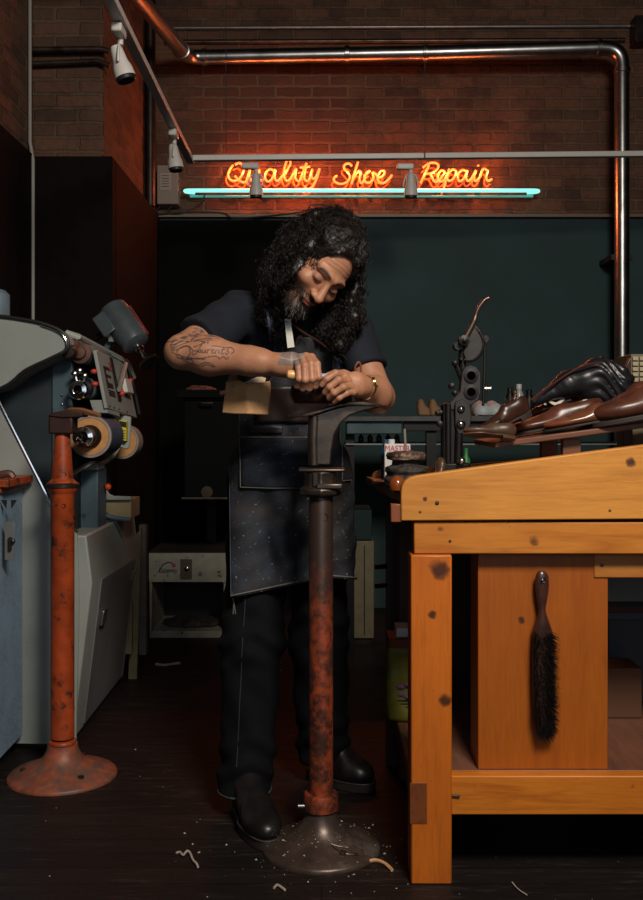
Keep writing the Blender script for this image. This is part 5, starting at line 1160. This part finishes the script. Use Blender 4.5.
# ------------------------------------------------------------------ clothes
cloth=mat('black_tshirt',(.014,.017,.025),.85,var=.25,vs=6,bump=.12,bs=400,spec=.2)
def tee(p):
    t=sdell(p,CHS,(.163,.118,.17)); t=smin(t,sdell(p,WST,(.148,.108,.15)),.06); t=smin(t,sdcap(p,SR,SL,.064,.064),.06); t=smin(t,sdcap(p,UPC,NB,.075,.062),.05)
    t=smin(t,sdell(p,PEL+np.array([0,0,.02]),(.165,.122,.10)),.05)
    for S_,E_,t1,ro in((SR,ER,.74,.070),(SL,EL,.62,.064)):
        e=E_-S_; L_=np.linalg.norm(e); u=e/L_; s_=sdcap(p,S_,lerp3(S_,E_,.95),ro-.004,ro-.002); s_=np.maximum(s_,(p-S_)@u-L_*t1); t=smin(t,s_,.018)
    w=fbm(p,22,4)*.004+np.sin(p@np.array([35,20,60.])+2*np.sin(p@np.array([20,0,-30.])))*.0025
    t=t+w
    t=np.maximum(t,(p-NB)@np.array([.1,-.35,.93])-.012)
    return np.maximum(t,.93-p[:,2])
v,f=snet(tee,(-.48,2.55,.90),(.32,3.1,1.52),.0065); obj('t_shirt',(relax(v,f,2),f),cloth,man,smooth=180)
jean=mat('black_jeans',(.0042,.0045,.0065),.88,var=.3,vs=8,bump=.2,bs=500,spec=.15)
def pants(p):
    d=sdell(p,PEL,(.168,.125,.13))
    for h,k,a,s_ in((HR,KR,AR,-1),(HL,KL,AL,1)):
        l=smin(sdcap(p,h,k,.096,.086),sdcap(p,k,a+np.array([0,0,-.03]),.086,.076),.03); d=smin(d,l,.03) 
    z=p[:,2]
    fold=np.sin(z*85+np.sin(p[:,0]*40)*1.5+p[:,1]*30)*.0055*(np.exp(-((z-.48)/.09)**2)+np.exp(-((z-.14)/.08)**2)*1.2)+.003*np.sin(z*38+p[:,0]*60)
    return np.maximum(d+fbm(p,16,9)*.005+fold,np.maximum(.062-z,z-1.0))
v,f=snet(pants,(-.36,2.6,.05),(.16,3.15,1.02),.0075); v=relax(v,f,2); obj('jeans',(v,f),jean,man,smooth=180)
sm_=MB(); 
pts=[]
for k in range(22):
    z=.99*0+.95-k*.038; t=k/21; c=lerp3(HR,KR,min(1,t*1.9)) if t<.53 else lerp3(KR,AR,(t-.53)/.47)
    q=np.array([c[0]-.018,c[1],max(z,.08)]); y=q[1]-.14
    for _ in range(24):
        d_=pants(np.array([[q[0],y,q[2]]]))[0]
        if d_<.0005: break
        y+=d_*.8
    pts.append(V(q[0],y-.0005,q[2]))
obj('leg_seam',MB().tube(pts[8:],.0016,6),mat('seam_thread',(.02,.022,.03),.8),man)
# stitched hem round the right trouser leg
hp=[]
for k in range(28):
    an=2*math.pi*k/28; c=AR; q=np.array([c[0],c[1],.069]); r=.16
    for _ in range(30):
        pt=np.array([[q[0]+math.cos(an)*r,q[1]+math.sin(an)*r,q[2]+.004]]); dd=pants(pt)[0]
        if dd<.0006: break
        r-=dd*.8
    hp.append(V(q[0]+math.cos(an)*r,q[1]+math.sin(an)*r,q[2]-.004))
obj('leg_hem',MB().tube(hp+[hp[0]],.003,6),mat('hem_thread',(.05,.055,.07),.8),man)
# boots
def boot(name,ankle,toe,label=None):
    a=np.array(ankle); t=np.array(toe); t[2]=0; hd=(t-a); hd[2]=0; L=np.linalg.norm(hd); u=hd/L; w=np.array([-u[1],u[0],0]); heel=np.array([a[0],a[1],0])-u*.065
    def loc(p): d=p-heel; return np.stack([d@u,d@w,d[:,2]],1)
    T=L+.065
    def f(p):
        q=loc(p); d=sdell(q,(T-.075,0,.044),(.078,.050,.037)); d=smin(d,sdell(q,(T*.48,0,.054),(.10,.042,.042)),.03); d=smin(d,sdcap(q,(.06,0,.06),(.065,0,.16),.040,.048),.04)
        d=smin(d,sdcap(q,(.10,0,.10),(T*.62,0,.058),.040,.034),.03)
        d=d+np.sin(q[:,0]*120+q[:,2]*60)*.0014*np.exp(-((q[:,0]-T*.55)/.05)**2)
        return np.maximum(d,np.maximum(.022-q[:,2],q[:,2]-.18))
    c=heel+u*T/2; v,f_=snet(f,c-np.array([.22,.22,.08]),c+np.array([.22,.22,.20]),.0045)
    o=obj('boot',(relax(v,f_,2),f_),mat('boot_leather'+name,(.010,.009,.009),.34,var=.3,spec=.5,bump=.25,bs=50),man,smooth=180)
    sol=[]
    for k in range(36):
        an=2*math.pi*k/36; x=T/2+(T/2+.006)*math.cos(an); wd=.053 if x>T*.55 else .042; q=heel+u*x+w*(wd*math.copysign(abs(math.sin(an))**.8,math.sin(an))); sol.append(V(q[0],q[1],.0))
    obj('boot_sole',MB().prism(sol,(0,0,.026)),M['sole'],o,bev=.003)
    obj('welt',MB().tube([p_+V(0,0,.027) for p_ in sol]+[sol[0]+V(0,0,.027)],.0025,6),mat('welt'+name,(.05,.04,.035),.5),o)
boot('a',AR,A3(270,0,2.50)); boot('b',AL,A3(372,0,2.90))
# ------------------------------------------------------------------ apron
def trunk(p): return np.minimum(tee(p),pants(p))
zs=np.linspace(1.36,.60,92); na=90; ths=np.linspace(R(-112),R(100),na)   # angle from straight toward camera, + = viewer right
Rr=np.zeros((len(zs),na))
cen=[]
for i,z in enumerate(zs):
    t=(z-PEL[2])/(UPC[2]-PEL[2]); c=lerp3(PEL,UPC,np.clip(t,0,1)); c=np.array([c[0]+.0,c[1],z]); cen.append(c)
    if z>=.90:
        dirs=np.stack([np.sin(ths),-np.cos(ths),0*ths],1); r=np.full(na,.34)
        for _ in range(40): 
            d_=trunk_d=np.minimum(*(g(c+dirs*r[:,None]) for g in (lambda p:np.maximum(sdell(p,CHS,(.163,.118,.17)),-9) if False else smin(smin(sdell(p,CHS,(.163,.120,.17)),sdell(p,WST,(.150,.112,.15)),.06),sdcap(p,UPC,NB,.075,.062),.05),lambda p:sdell(p,PEL,(.172,.130,.14)))))
            r=np.maximum(r-np.maximum(d_,0)*.9,.03)
            r=np.where(d_<.001,r,r)
        Rr[i]=r
    else:
        dirs=np.stack([np.sin(ths),-np.cos(ths),0*ths],1); r=np.full(na,.36)
        for _ in range(50):
            d_=pants(c+dirs*r[:,None]); r=np.where(r>.1,r-np.maximum(d_-.004,0)*.7,r)
        Rr[i]=np.maximum(Rr[i-1],r)
for i in range(1,len(zs)):   # cloth hangs: never narrower than just above
    if zs[i]<1.12: Rr[i]=np.maximum(Rr[i],Rr[i-1]*.9995)
for _ in range(6): Rr[1:-1]=(Rr[:-2]+Rr[1:-1]*2+Rr[2:])/4; Rr[:,1:-1]=(Rr[:,:-2]+Rr[:,1:-1]*2+Rr[:,2:])/4
def apx(i,j,off=.012):
    z=zs[i];th=ths[j];fl=np.clip((.98-z)/.38,0,1)
    fold=.010*fl*(math.sin(th*6+1.2)+.6*math.sin(th*11+z*4))+.0035*math.sin(z*46+th*5+1.5*math.sin(th*3))+.002*math.sin(z*95-th*9)
    r=Rr[i,j]+off+fold+.018*fl
    return V(cen[i][0]+math.sin(th)*r,cen[i][1]-math.cos(th)*r,z)
denim=NT('worn_denim'); nf=denim.noise(5,5,.6); n2=denim.noise(900,2,.5); 
cc_=denim.ramp(nf,[(.32,(.016,.013,.012)),(.54,(.019,.023,.033)),(.78,(.038,.060,.10))])
cc_=denim.mix(denim.ramp(denim.noise(16,4,.6),[(.5,0.0),(.75,.55)]),cc_,(.045,.032,.027))
cc_=denim.mix(denim.ramp(denim.noise(42,3,.65,(1,1,1.6),1.5),[(.655,0.0),(.70,.7)]),cc_,(.24,.21,.19))
cc_=denim.mix(denim.ramp(denim.noise(110,2,.6),[(.70,0.0),(.73,.7)]),cc_,(.32,.29,.27))
denim.col(cc_); denim.set('Roughness',.72); denim.set('Specular IOR Level',.3); denim.bump(denim.noise(320,3,.6),.35,.0012); denim=denim.m
thread=mat('pale_thread',(.15,.135,.12),.85)
def zlim(th):  # top and bottom edges along the angle
    d=math.degrees(th)
    top=1.315 if -24<d<30 else np.interp(d,[-112,-75,-50,-36,-24,30,42,60,100],[1.03,1.05,1.09,1.19,1.30,1.30,1.20,1.10,1.04])
    bot=np.interp(d,[-112,-70,-40,0,14,16,50,100],[.63,.625,.615,.64,.65,.665,.672,.665])
    return top,bot
def rowth(i,x):      # angle at which row i of the apron crosses pixel column x
    js=[j for j in range(na) if abs(ths[j])<R(82)]; xs_=[CX+apx(i,j).x*F/apx(i,j).y for j in js]; xs_=np.maximum.accumulate(xs_)
    return float(np.interp(x,xs_,[ths[j] for j in js]))
def apt(i,th,off):
    u=(th-ths[0])/(ths[1]-ths[0]); j=int(np.clip(u,0,na-2)); return apx(i,j,off).lerp(apx(i,j+1,off),u-j)
def sheet(name,vs,fs,m,th=.0025,parent=man,label=None):
    o=obj(name,MB().add(vs,fs),m,parent,smooth=180,label=label); s_=o.modifiers.new('s','SOLIDIFY'); s_.thickness=th; s_.offset=0; return o
NS_=72; G_=[]
for i,z in enumerate(zs):
    yp=HY-(z-CH)*F/2.67
    if yp<335: continue
    xl=np.interp(yp,[336,372,384,394,402,430,597],[276,272,264,246,234,229,231]); xr=np.interp(yp,[336,380,400,430,500,585],[353,355,357,354,358,367])
    G_.append([apt(i,th,.012) for th in np.linspace(rowth(i,xl),rowth(i,xr),NS_)])
def botz(p):
    x=CX+p.x*F/p.y; y=np.interp(x,[228,308,312,316,368],[598,581,578,576,580]); return CH+(HY-y)*p.y/F
for c_ in range(NS_):
    for r_ in range(len(G_)-1,0,-1):
        zb_=botz(G_[r_][c_])
        if G_[r_][c_].z<zb_:
            G_[r_][c_].z=zb_ ; 
fs=[]
for r_ in range(len(G_)-1):
    for c_ in range(NS_-1):
        a_,b_,c2_,d_=G_[r_][c_],G_[r_][c_+1],G_[r_+1][c_+1],G_[r_+1][c_]
        if (a_-d_).length<1e-5 or (abs(a_.z-d_.z)<1e-6): continue
        if abs(b_.z-c2_.z)<1e-6: continue
        fs.append((r_*NS_+c_,r_*NS_+c_+1,(r_+1)*NS_+c_+1,(r_+1)*NS_+c_))
allv=[p for r_ in G_ for p in r_]
used=sorted({k for f_ in fs for k in f_}); mp={k:n for n,k in enumerate(used)}
apr=sheet('apron',[allv[k] for k in used],[tuple(mp[k] for k in f_) for f_ in fs],denim,.004)
def ij(x,y):  # nearest apron grid node to a photo pixel
    best=None;bd_=1e9
    for i in range(len(zs)):
        for j in range(na):
            if abs(ths[j])>R(80): continue
            p=apx(i,j); px=CX+p.x*F/p.y; py=HY-(p.z-CH)*F/p.y; d_=(px-x)**2+(py-y)**2
            if d_<bd_: bd_=d_;best=(i,j)
    return best
def patch(name,x0,y0,x1,y1,off,m,parent=apr,lines=True,n=16):
    i0=ij((x0+x1)/2,y0)[0];i1=max(ij((x0+x1)/2,y1)[0],i0+2)
    g=[[apt(i,th,.012+off) for th in np.linspace(rowth(i,x0),rowth(i,x1),n)] for i in range(i0,i1+1)]
    fs=[(i*n+j,i*n+j+1,(i+1)*n+j+1,(i+1)*n+j) for i in range(i1-i0) for j in range(n-1)]
    o=sheet(name,[p for r_ in g for p in r_],fs,m,.004,parent)
    if lines:
        up_v=V(0,-.0025,0)
        for nm,row in (('hem',g[0]),('seam',g[-1]),('seam',[r_[0] for r_ in g])): obj(nm,MB().tube([p+up_v for p in row],.0016,6),thread,o)
    return o
patch('waist_pocket',243,436,308,489,.009,denim)
patch('waist_pocket',340,430,352,480,.007,denim)
# dark opening above the pocket and hem lines
i0,j0=ij(248,425);i1,j1=ij(282,434); 
o=sheet('pocket_opening',[apx(i,j,.0165) for i in range(i0,i1+1) for j in range(j0,j1+1)],[((i*(j1-j0+1))+j,(i*(j1-j0+1))+j+1,((i+1)*(j1-j0+1))+j+1,((i+1)*(j1-j0+1))+j) for i in range(i1-i0) for j in range(j1-j0)],M['black'],.001,apr)
for cs in (range(0,int(NS_*.60)),range(int(NS_*.62),NS_)):
    row=[]
    for c_ in cs:
        zb_=botz(G_[-1][c_]); col=[G_[r_][c_] for r_ in range(len(G_)) if G_[r_][c_].z>zb_-1e-4]; p=min(col,key=lambda q:q.z); row.append(p+V(0,-.003,.005))
    obj('hem',MB().tube(row,.0021,6),thread,apr)
obj('side_hem',MB().tube([G_[r_][0]+V(0,-.002,0) for r_ in range(len(G_)) if G_[r_][0].z>botz(G_[r_][0])+1e-4],.0015,6),mat('blue_thread',(.05,.07,.10),.8),apr)
for q in (((233,597),(236,640)),((231,590),(233,615))):
    a=P(*q[0],2.74);b=P(*q[1],2.745); obj('loose_thread',MB().tube(catmull([a,a.lerp(b,.5)+V(.004,0,0),b],5),.0015,6),thread,apr)
dden=mat('blue_denim',(.045,.065,.10),.7,var=.3,vs=14,bump=.25,bs=400)
blk=mat('bib_black',(.020,.021,.026),.75,var=.3,bump=.2,bs=300)
patch('chest_pocket',284,340,318,362,.010,blk)
patch('bib_panel',329,337,355,384,.014,dden)
# shoulder straps, ruler, cords
bib=lambda x,y,off: apx(*ij(x,y),.012+off)
obj('shoulder_strap',MB().tube(catmull([bib(276,340,.012),P(272,320,2.665),P(270,303,2.70),P(270,291,2.77),P(272,290,2.84)],5),.016,8,sq=.3),dden,apr)
obj('strap_cord',MB().tube(catmull([P(290,322,2.655),P(303,332,2.64),P(318,341,2.64),P(326,347,2.65)],5),.0028,6),M['dark_leather'],apr)
obj('strap_cord',MB().tube(catmull([P(305,345,2.65),P(300,336,2.645),P(296,344,2.65)],5),.002,6),M['iron_worn'],apr)
obj('strap_ring',MB().tube([P(283,316,2.655)+V(.011*math.cos(a),0,.014*math.sin(a)) for a in np.linspace(0,6.28,18)],.005,8),M['dark_leather'],apr)
obj('strap_ring',MB().tube(catmull([P(357,378,2.67),P(355,368,2.665),P(359,362,2.665),P(361,370,2.67),P(359,379,2.67)],4),.003,6),mat('ring_brown',(.20,.07,.04),.4),apr)
rp_=[P(284.5,319,2.648),P(290.5,319,2.648),P(294.5,347,2.652),P(287.5,348,2.652)]
ru=tag(obj('white_ruler',MB().prism(rp_,(0,.002,0)),mat('bone_white',(.72,.70,.64),.4)),'white bone folder sticking up from the apron chest pocket','folder tool')
mts=[]
for k,(x,y) in enumerate(((336,358),(340,360),(345,357))): 
    c_=obj('clip',MB().tube([P(x-2,y-2,2.645),P(x+2,y+3,2.645)],.0016,6),M['steel'],apr)
# brown leather work patch across the belly
patch('leather_patch',258,388,326,422,.008,mat('belly_leather',(.020,.011,.010),.5,var=.5,vs=12,bump=.2,bs=40),lines=False)
# wooden-tan pouch with tools, worn at the right hip
pd=2.635
po_=[P(226,381,pd),P(239,380,pd-.02),P(247,384,pd-.035),P(270,381,pd-.02),P(268.5,415,pd-.02),P(247,414,pd-.035),P(235,414,pd-.02),P(222,413,pd)]
pch=thing('tool_pouch','tan suede tool pouch hanging at the man right hip','pouch',P(246,413,pd)); 
front=po_; back=[p+V(0,.05,0) for p in po_]
n=len(po_); m_=MB().add(front+back,[(0,1,6,7),(1,2,5,6),(2,3,4,5),(8,15,14,9),(9,14,13,10),(10,13,12,11),(0,7,15,8),(3,11,12,4),(7,6,14,15),(6,5,13,14),(5,4,12,13),(0,8,9,1),(1,9,10,2),(2,10,11,3)])
obj('pouch_body',m_,M['suede'],pch,bev=.003,smooth=30)
obj('flap',MB().prism([P(243,383,pd-.015),P(259,376,pd-.01),P(266,378,pd-.01),P(264,385,pd-.015)],(0,.004,0)),mat('pale_flap',(.62,.50,.38),.7),pch)
obj('toggle',MB().tube([P(220,393,pd),P(226,392,pd)],.006,10),mat('toggle_pink',(.45,.20,.13),.5),pch)
obj('belt_loop',MB().box(P(228,384,pd+.01),P(232,372,pd+.01)+V(0,.16,0)),M['dark_leather'],pch)
for k,(x0,y0,x1,y1,l,mm) in enumerate(((258,384,270,363,'black handled tool leaning in the suede pouch, leftmost','iron_black'),(264,382,274,368,'black handled tool leaning in the suede pouch, middle one','iron_black'),(268,383,278,371,'thin steel awl leaning in the suede pouch, rightmost','steel'))):
    a=P(x0,y0,pd-.0);b=P(x1,y1,pd-.01); tag(obj('hand_tool',MB().tube([a,a.lerp(b,.5),b],(.008,.006,.007) if mm!='steel' else .0025,8),M[mm]),l,'tool')
# watch
wp=A3(361.5,386,2.53); wa=V(*(WL-EL)).normalized()
wt=thing('wrist_watch','gold wrist watch on the man left wrist','watch',tuple(wp+np.array(wa)*-.012))
wc2=V(*(lerp3(WL,EL,.12)))
q_=wa.orthogonal().normalized(); w_=wa.cross(q_)
def ring(c,r,h,th): return MB().lathe([(r,-h),(r+th,-h),(r+th,h),(r,h)],c,wa,40,caps=False)
wr_=.0305
obj('band',MB().lathe([(wr_,-.007),(wr_+.003,-.007),(wr_+.003,.007),(wr_,.007),(wr_,-.007)],wc2,wa,40,caps=False),M['gold'],wt)
sd=V(.55,-.75,.38); sd=(sd-wa*sd.dot(wa)).normalized()
obj('watch_case',MB().lathe([(.014,-.003),(.015,0),(.013,.004),(.001,.0045)],wc2+sd*(wr_+.003),sd,28),M['gold'],wt)
obj('dial',MB().lathe([(.0105,.0042),(.001,.0050)],wc2+sd*(wr_+.003),sd,24),mat('dial',(.65,.52,.25),.3),wt)
# knife held in the right fist
kn_=thing('shoe_knife','wooden handled cutting knife gripped in the man right fist','knife',P(300,376,2.47))
ka=P(287.5,374.5,2.452); kb=P(318,377,2.465)
obj('handle',MB().tube([ka+(ka-kb).normalized()*.003,ka,ka.lerp(kb,.12),ka.lerp(kb,.5),kb],[.005,.0105,.0125,.011,.009],16),M['toolwood'],kn_)
obj('blade',MB().prism([P(317,374,2.468),P(330,373.5,2.475),P(334,375,2.475),P(330,378,2.475),P(317,379,2.468)],(0,.0015,0)),M['steel'],kn_)
# dark leather shoe being worked on, upside down on the last
def heldf(p):
    a=A3(300,394,2.52);b=A3(328,392,2.515);c=A3(343,398,2.53)
    d=smin(sdcap(p,a,b,.028,.034),sdcap(p,b,c,.034,.026),.02); d=smin(d,sdcap(p,A3(312,388,2.53),A3(330,384,2.53),.02,.014),.02)
    return np.maximum(d+fbm(p,60,12)*.004,-(p[:,2]-P(0,403.5,2.52).z+.12*(p[:,0]-.06)*0-.0)-(-0.0))
v,f=snet(heldf,A3(285,412,2.42),A3(360,375,2.42)+np.array([0,.2,0]),.004)
hs=thing('held_shoe','dark brown leather shoe upside down on the last under the man hands','shoe',P(322,403,2.52))
obj('upper',(relax(v,f,2),f),M['dark_leather'],hs,smooth=180)
obj('sole_edge',MB().tube(catmull([P(300,386,2.50),P(312,384,2.49),P(326,381,2.49),P(336,384,2.50)],5),.004,8),mat('sole_edge_b',(.16,.07,.04),.5),hs)
# ------------------------------------------------------------------ hair
hairm=NT('hair'); hairm.col(hairm.ramp(hairm.noise(60,4,.7),[(.3,(.003,.002,.002)),(.7,(.014,.009,.007))])); hairm.set('Roughness',.42); hairm.set('Specular IOR Level',.42); hairm=hairm.m
def hairf(p):
    q=hl(p)
    cap=sdell(q,(0,.022,.048),(.085,.106,.091))
    cap=smax(cap,-np.minimum(sdell(q,(.001,-.12,-.03),(.074,.095,.136)),sdell(q,(.010,-.12,-.06),(.066,.095,.13))),.008); cap=smin(cap,sdell(q,(-.074,.012,.0),(.022,.036,.05)),.02); cap=smin(cap,sdell(q,(-.066,-.030,-.065),(.018,.026,.055)),.02)       # opening for the face
    d=cap
    for (x,y,D,r) in ((345,222,2.66,.030),(352,232,2.63,.026),(358,250,2.59,.018),(335,216,2.68,.030)): d=smin(d,sdell(p,tuple(A3(x,y,D)),(r,r,r*.9)),.02)
    for a,b,ra,rb in ((A3(296,250,2.70),A3(277,275,2.70),.055,.045),(A3(277,275,2.70),A3(276,312,2.70),.045,.040),(A3(276,312,2.70),A3(287,330,2.69),.036,.022),(A3(300,238,2.74),A3(318,222,2.72),.05,.04),
        (A3(285,262,2.66),A3(284,305,2.65),.030,.028),(A3(352,262,2.70),A3(352,318,2.69),.030,.026),(A3(352,318,2.69),A3(338,345,2.68),.024,.014),(A3(310,250,2.76),A3(318,310,2.80),.07,.055),(A3(345,300,2.72),A3(322,330,2.72),.035,.03)):
        d=smin(d,sdcap(p,a,b,ra,rb),.02)
    d=d+fbm(p,75,6)*.006+fbm(p,170,7)*.0025
    fm=-np.minimum(sdell(q,(.0,-.122,.015),(.069,.097,.090)),sdell(q,(.016,-.122,-.06),(.057,.097,.130)))       # keep the face clear
    return smax(d,fm,.01)
v,f=snet(hairf,(A3(250,0,2.6)[0],2.46,P(0,352,2.6).z),(A3(378,0,2.8)[0],2.92,P(0,200,2.7).z),.004)
v=relax(v,f,1); hair=obj('hair',(v,f),hairm,man,smooth=180)
# curls grown over the surface of the hair
rg=random.Random(21)
e=1e-3
def grad(fn,p):
    o=np.array([[e,0,0],[-e,0,0],[0,e,0],[0,-e,0],[0,0,e],[0,0,-e]]); d=fn(p+o); g=np.array([d[0]-d[1],d[2]-d[3],d[4]-d[5]]); return g/(np.linalg.norm(g)+1e-9)
cm=[]; cf=[]
ids=rng.integers(0,len(v),3200); q0=hl(v); fr_=np.nonzero((q0[:,1]<.03)&(q0[:,2]>.078))[0]; ids=np.concatenate([ids,rng.choice(fr_,1500)]); pts=v[ids]
def gradm(pts):
    o=np.array([[e,0,0],[-e,0,0],[0,e,0],[0,-e,0],[0,0,e],[0,0,-e]]); d=hairf((pts[:,None,:]+o[None]).reshape(-1,3)).reshape(-1,6); g=np.stack([d[:,0]-d[:,1],d[:,2]-d[:,3],d[:,4]-d[:,5]],1); return g/(np.linalg.norm(g,axis=1)[:,None]+1e-9)
K=26; step=.0042; cur=pts.copy(); path=[cur.copy()]; nn=[gradm(cur)]
qh=hl(pts); smooth_=(qh[:,1]<.05)&(qh[:,2]>.05)           # hair drawn back to the bun
bun=A3(346,222,2.65)
dirs=np.zeros_like(cur); dn=rng.normal(size=cur.shape)*.35
for k in range(K):
    g=nn[-1]; want=np.tile(np.array([0,0,-1.]),(len(cur),1)); tb_=bun-cur; tb_/=np.linalg.norm(tb_,axis=1)[:,None]+1e-9
    want=np.where(smooth_[:,None],tb_,want)+dn
    want-=g*(want*g).sum(1)[:,None]; want/=np.linalg.norm(want,axis=1)[:,None]+1e-9
    cur=cur+want*step; dd=hairf(cur); g=gradm(cur); cur=cur-g*np.clip(dd-.001,-.004,.004)[:,None]; path.append(cur.copy()); nn.append(g)
path=np.array(path); nn=np.array(nn)
mbh=MB(); vs_=[];fs_2=[]
for s_ in range(len(pts)):
    T=path[:,s_]; G=nn[:,s_]; smo=smooth_[s_]; qt=hl(T)
    if (headf(T)>.012).sum()>=0 and ((qt[:,1]<-.045)&(np.abs(qt[:,0]-.010)<.052)&(qt[:,2]<(.083))&(qt[:,2]>-.14)).any(): continue
    am=(.0055*rg.uniform(.5,1.3)) if not smo else .0012; w0=rg.uniform(0,6.28); wv=rg.uniform(.75,1.25) if not smo else .3; L=rg.randint(14,K)
    tan=np.gradient(T,axis=0); tan/=np.linalg.norm(tan,axis=1)[:,None]+1e-9; sd_=np.cross(tan,G); rr_=rg.uniform(.0007,.0013)
    k_=np.arange(L+1); ph=w0+k_*wv; amp=am*np.minimum(1,k_/4)
    C_=T[:L+1]+sd_[:L+1]*(np.cos(ph)*amp)[:,None]+G[:L+1]*((np.sin(ph)+.6)*amp+.0005)[:,None]
    if smo is False or not smo:
        if rg.random()<.25: C_=C_+G[:L+1]*(k_*.0011*rg.random())[:,None]   # fly-aways
    b0=len(vs_)
    tn=np.gradient(C_,axis=0); tn/=np.linalg.norm(tn,axis=1)[:,None]+1e-9; a1=np.cross(tn,[.3,.5,.8]); a1/=np.linalg.norm(a1,axis=1)[:,None]+1e-9; a2=np.cross(tn,a1)
    rad=rr_*np.linspace(1,.35,L+1)
    for c3 in range(3):
        pass
    ring_=np.stack([C_+(a1*math.cos(2.094*c3)+a2*math.sin(2.094*c3))*rad[:,None] for c3 in range(3)],1).reshape(-1,3)
    vs_.append(ring_); 
mesh_v=[];mesh_f=[];o_=0
for ring_ in vs_:
    L=len(ring_)//3; mesh_v.append(ring_)
    i_=np.arange(L-1)[:,None]*3; 
    for c3 in range(3):
        a_=i_[:,0]+c3; b_=i_[:,0]+(c3+1)%3; mesh_f.append(np.stack([a_,b_,b_+3,a_+3],1)+o_)
    o_+=len(ring_)
obj('curls',(np.concatenate(mesh_v),np.concatenate(mesh_f)),hairm,hair,smooth=180)
# beard hairs on chin and lip
bv=[];bf=[];o_=0
sel=np.nonzero((hl(vh)[:,2]<-.048)&(-hl(vh)[:,1]>.015)&(hl(vh)[:,2]>-.13))[0]
ql=hl(vh)
sel=[k for k in sel if not (abs(ql[k,0])<.02 and -.079<ql[k,2]<-.058)]
greym=mat('grey_beard',(.20,.185,.17),.5); 
for grey_ in (0,1):
    mb_=MB()
    for k in rg.sample(sel,min(len(sel),1500)):
        if (abs(ql[k,0])<.028 and ql[k,2]<-.085 and rg.random()<.25)!=bool(grey_): continue
        p=Vector(vh[k]); out=Vector(Rh@np.array([ql[k,0]*4,-1,-.9+(.5 if ql[k,2]>-.06 else 0)])).normalized(); l=rg.uniform(.006,.013)+(.008 if ql[k,2]<-.09 else 0)
        dn_=Vector((rg.gauss(0,.3),rg.gauss(0,.3),rg.gauss(0,.3)-.4)); a=p; b=p+out*l*.5+dn_*l*.2; c=p+out*l*.8+dn_*l*.6
        mb_.tube([a,b,c],[.0006,.0005,.0002],3,caps=False)
    obj('beard',mb_,[hairm,greym][grey_],body,smooth=180,label='grey hairs of the goatee' if grey_ else None)
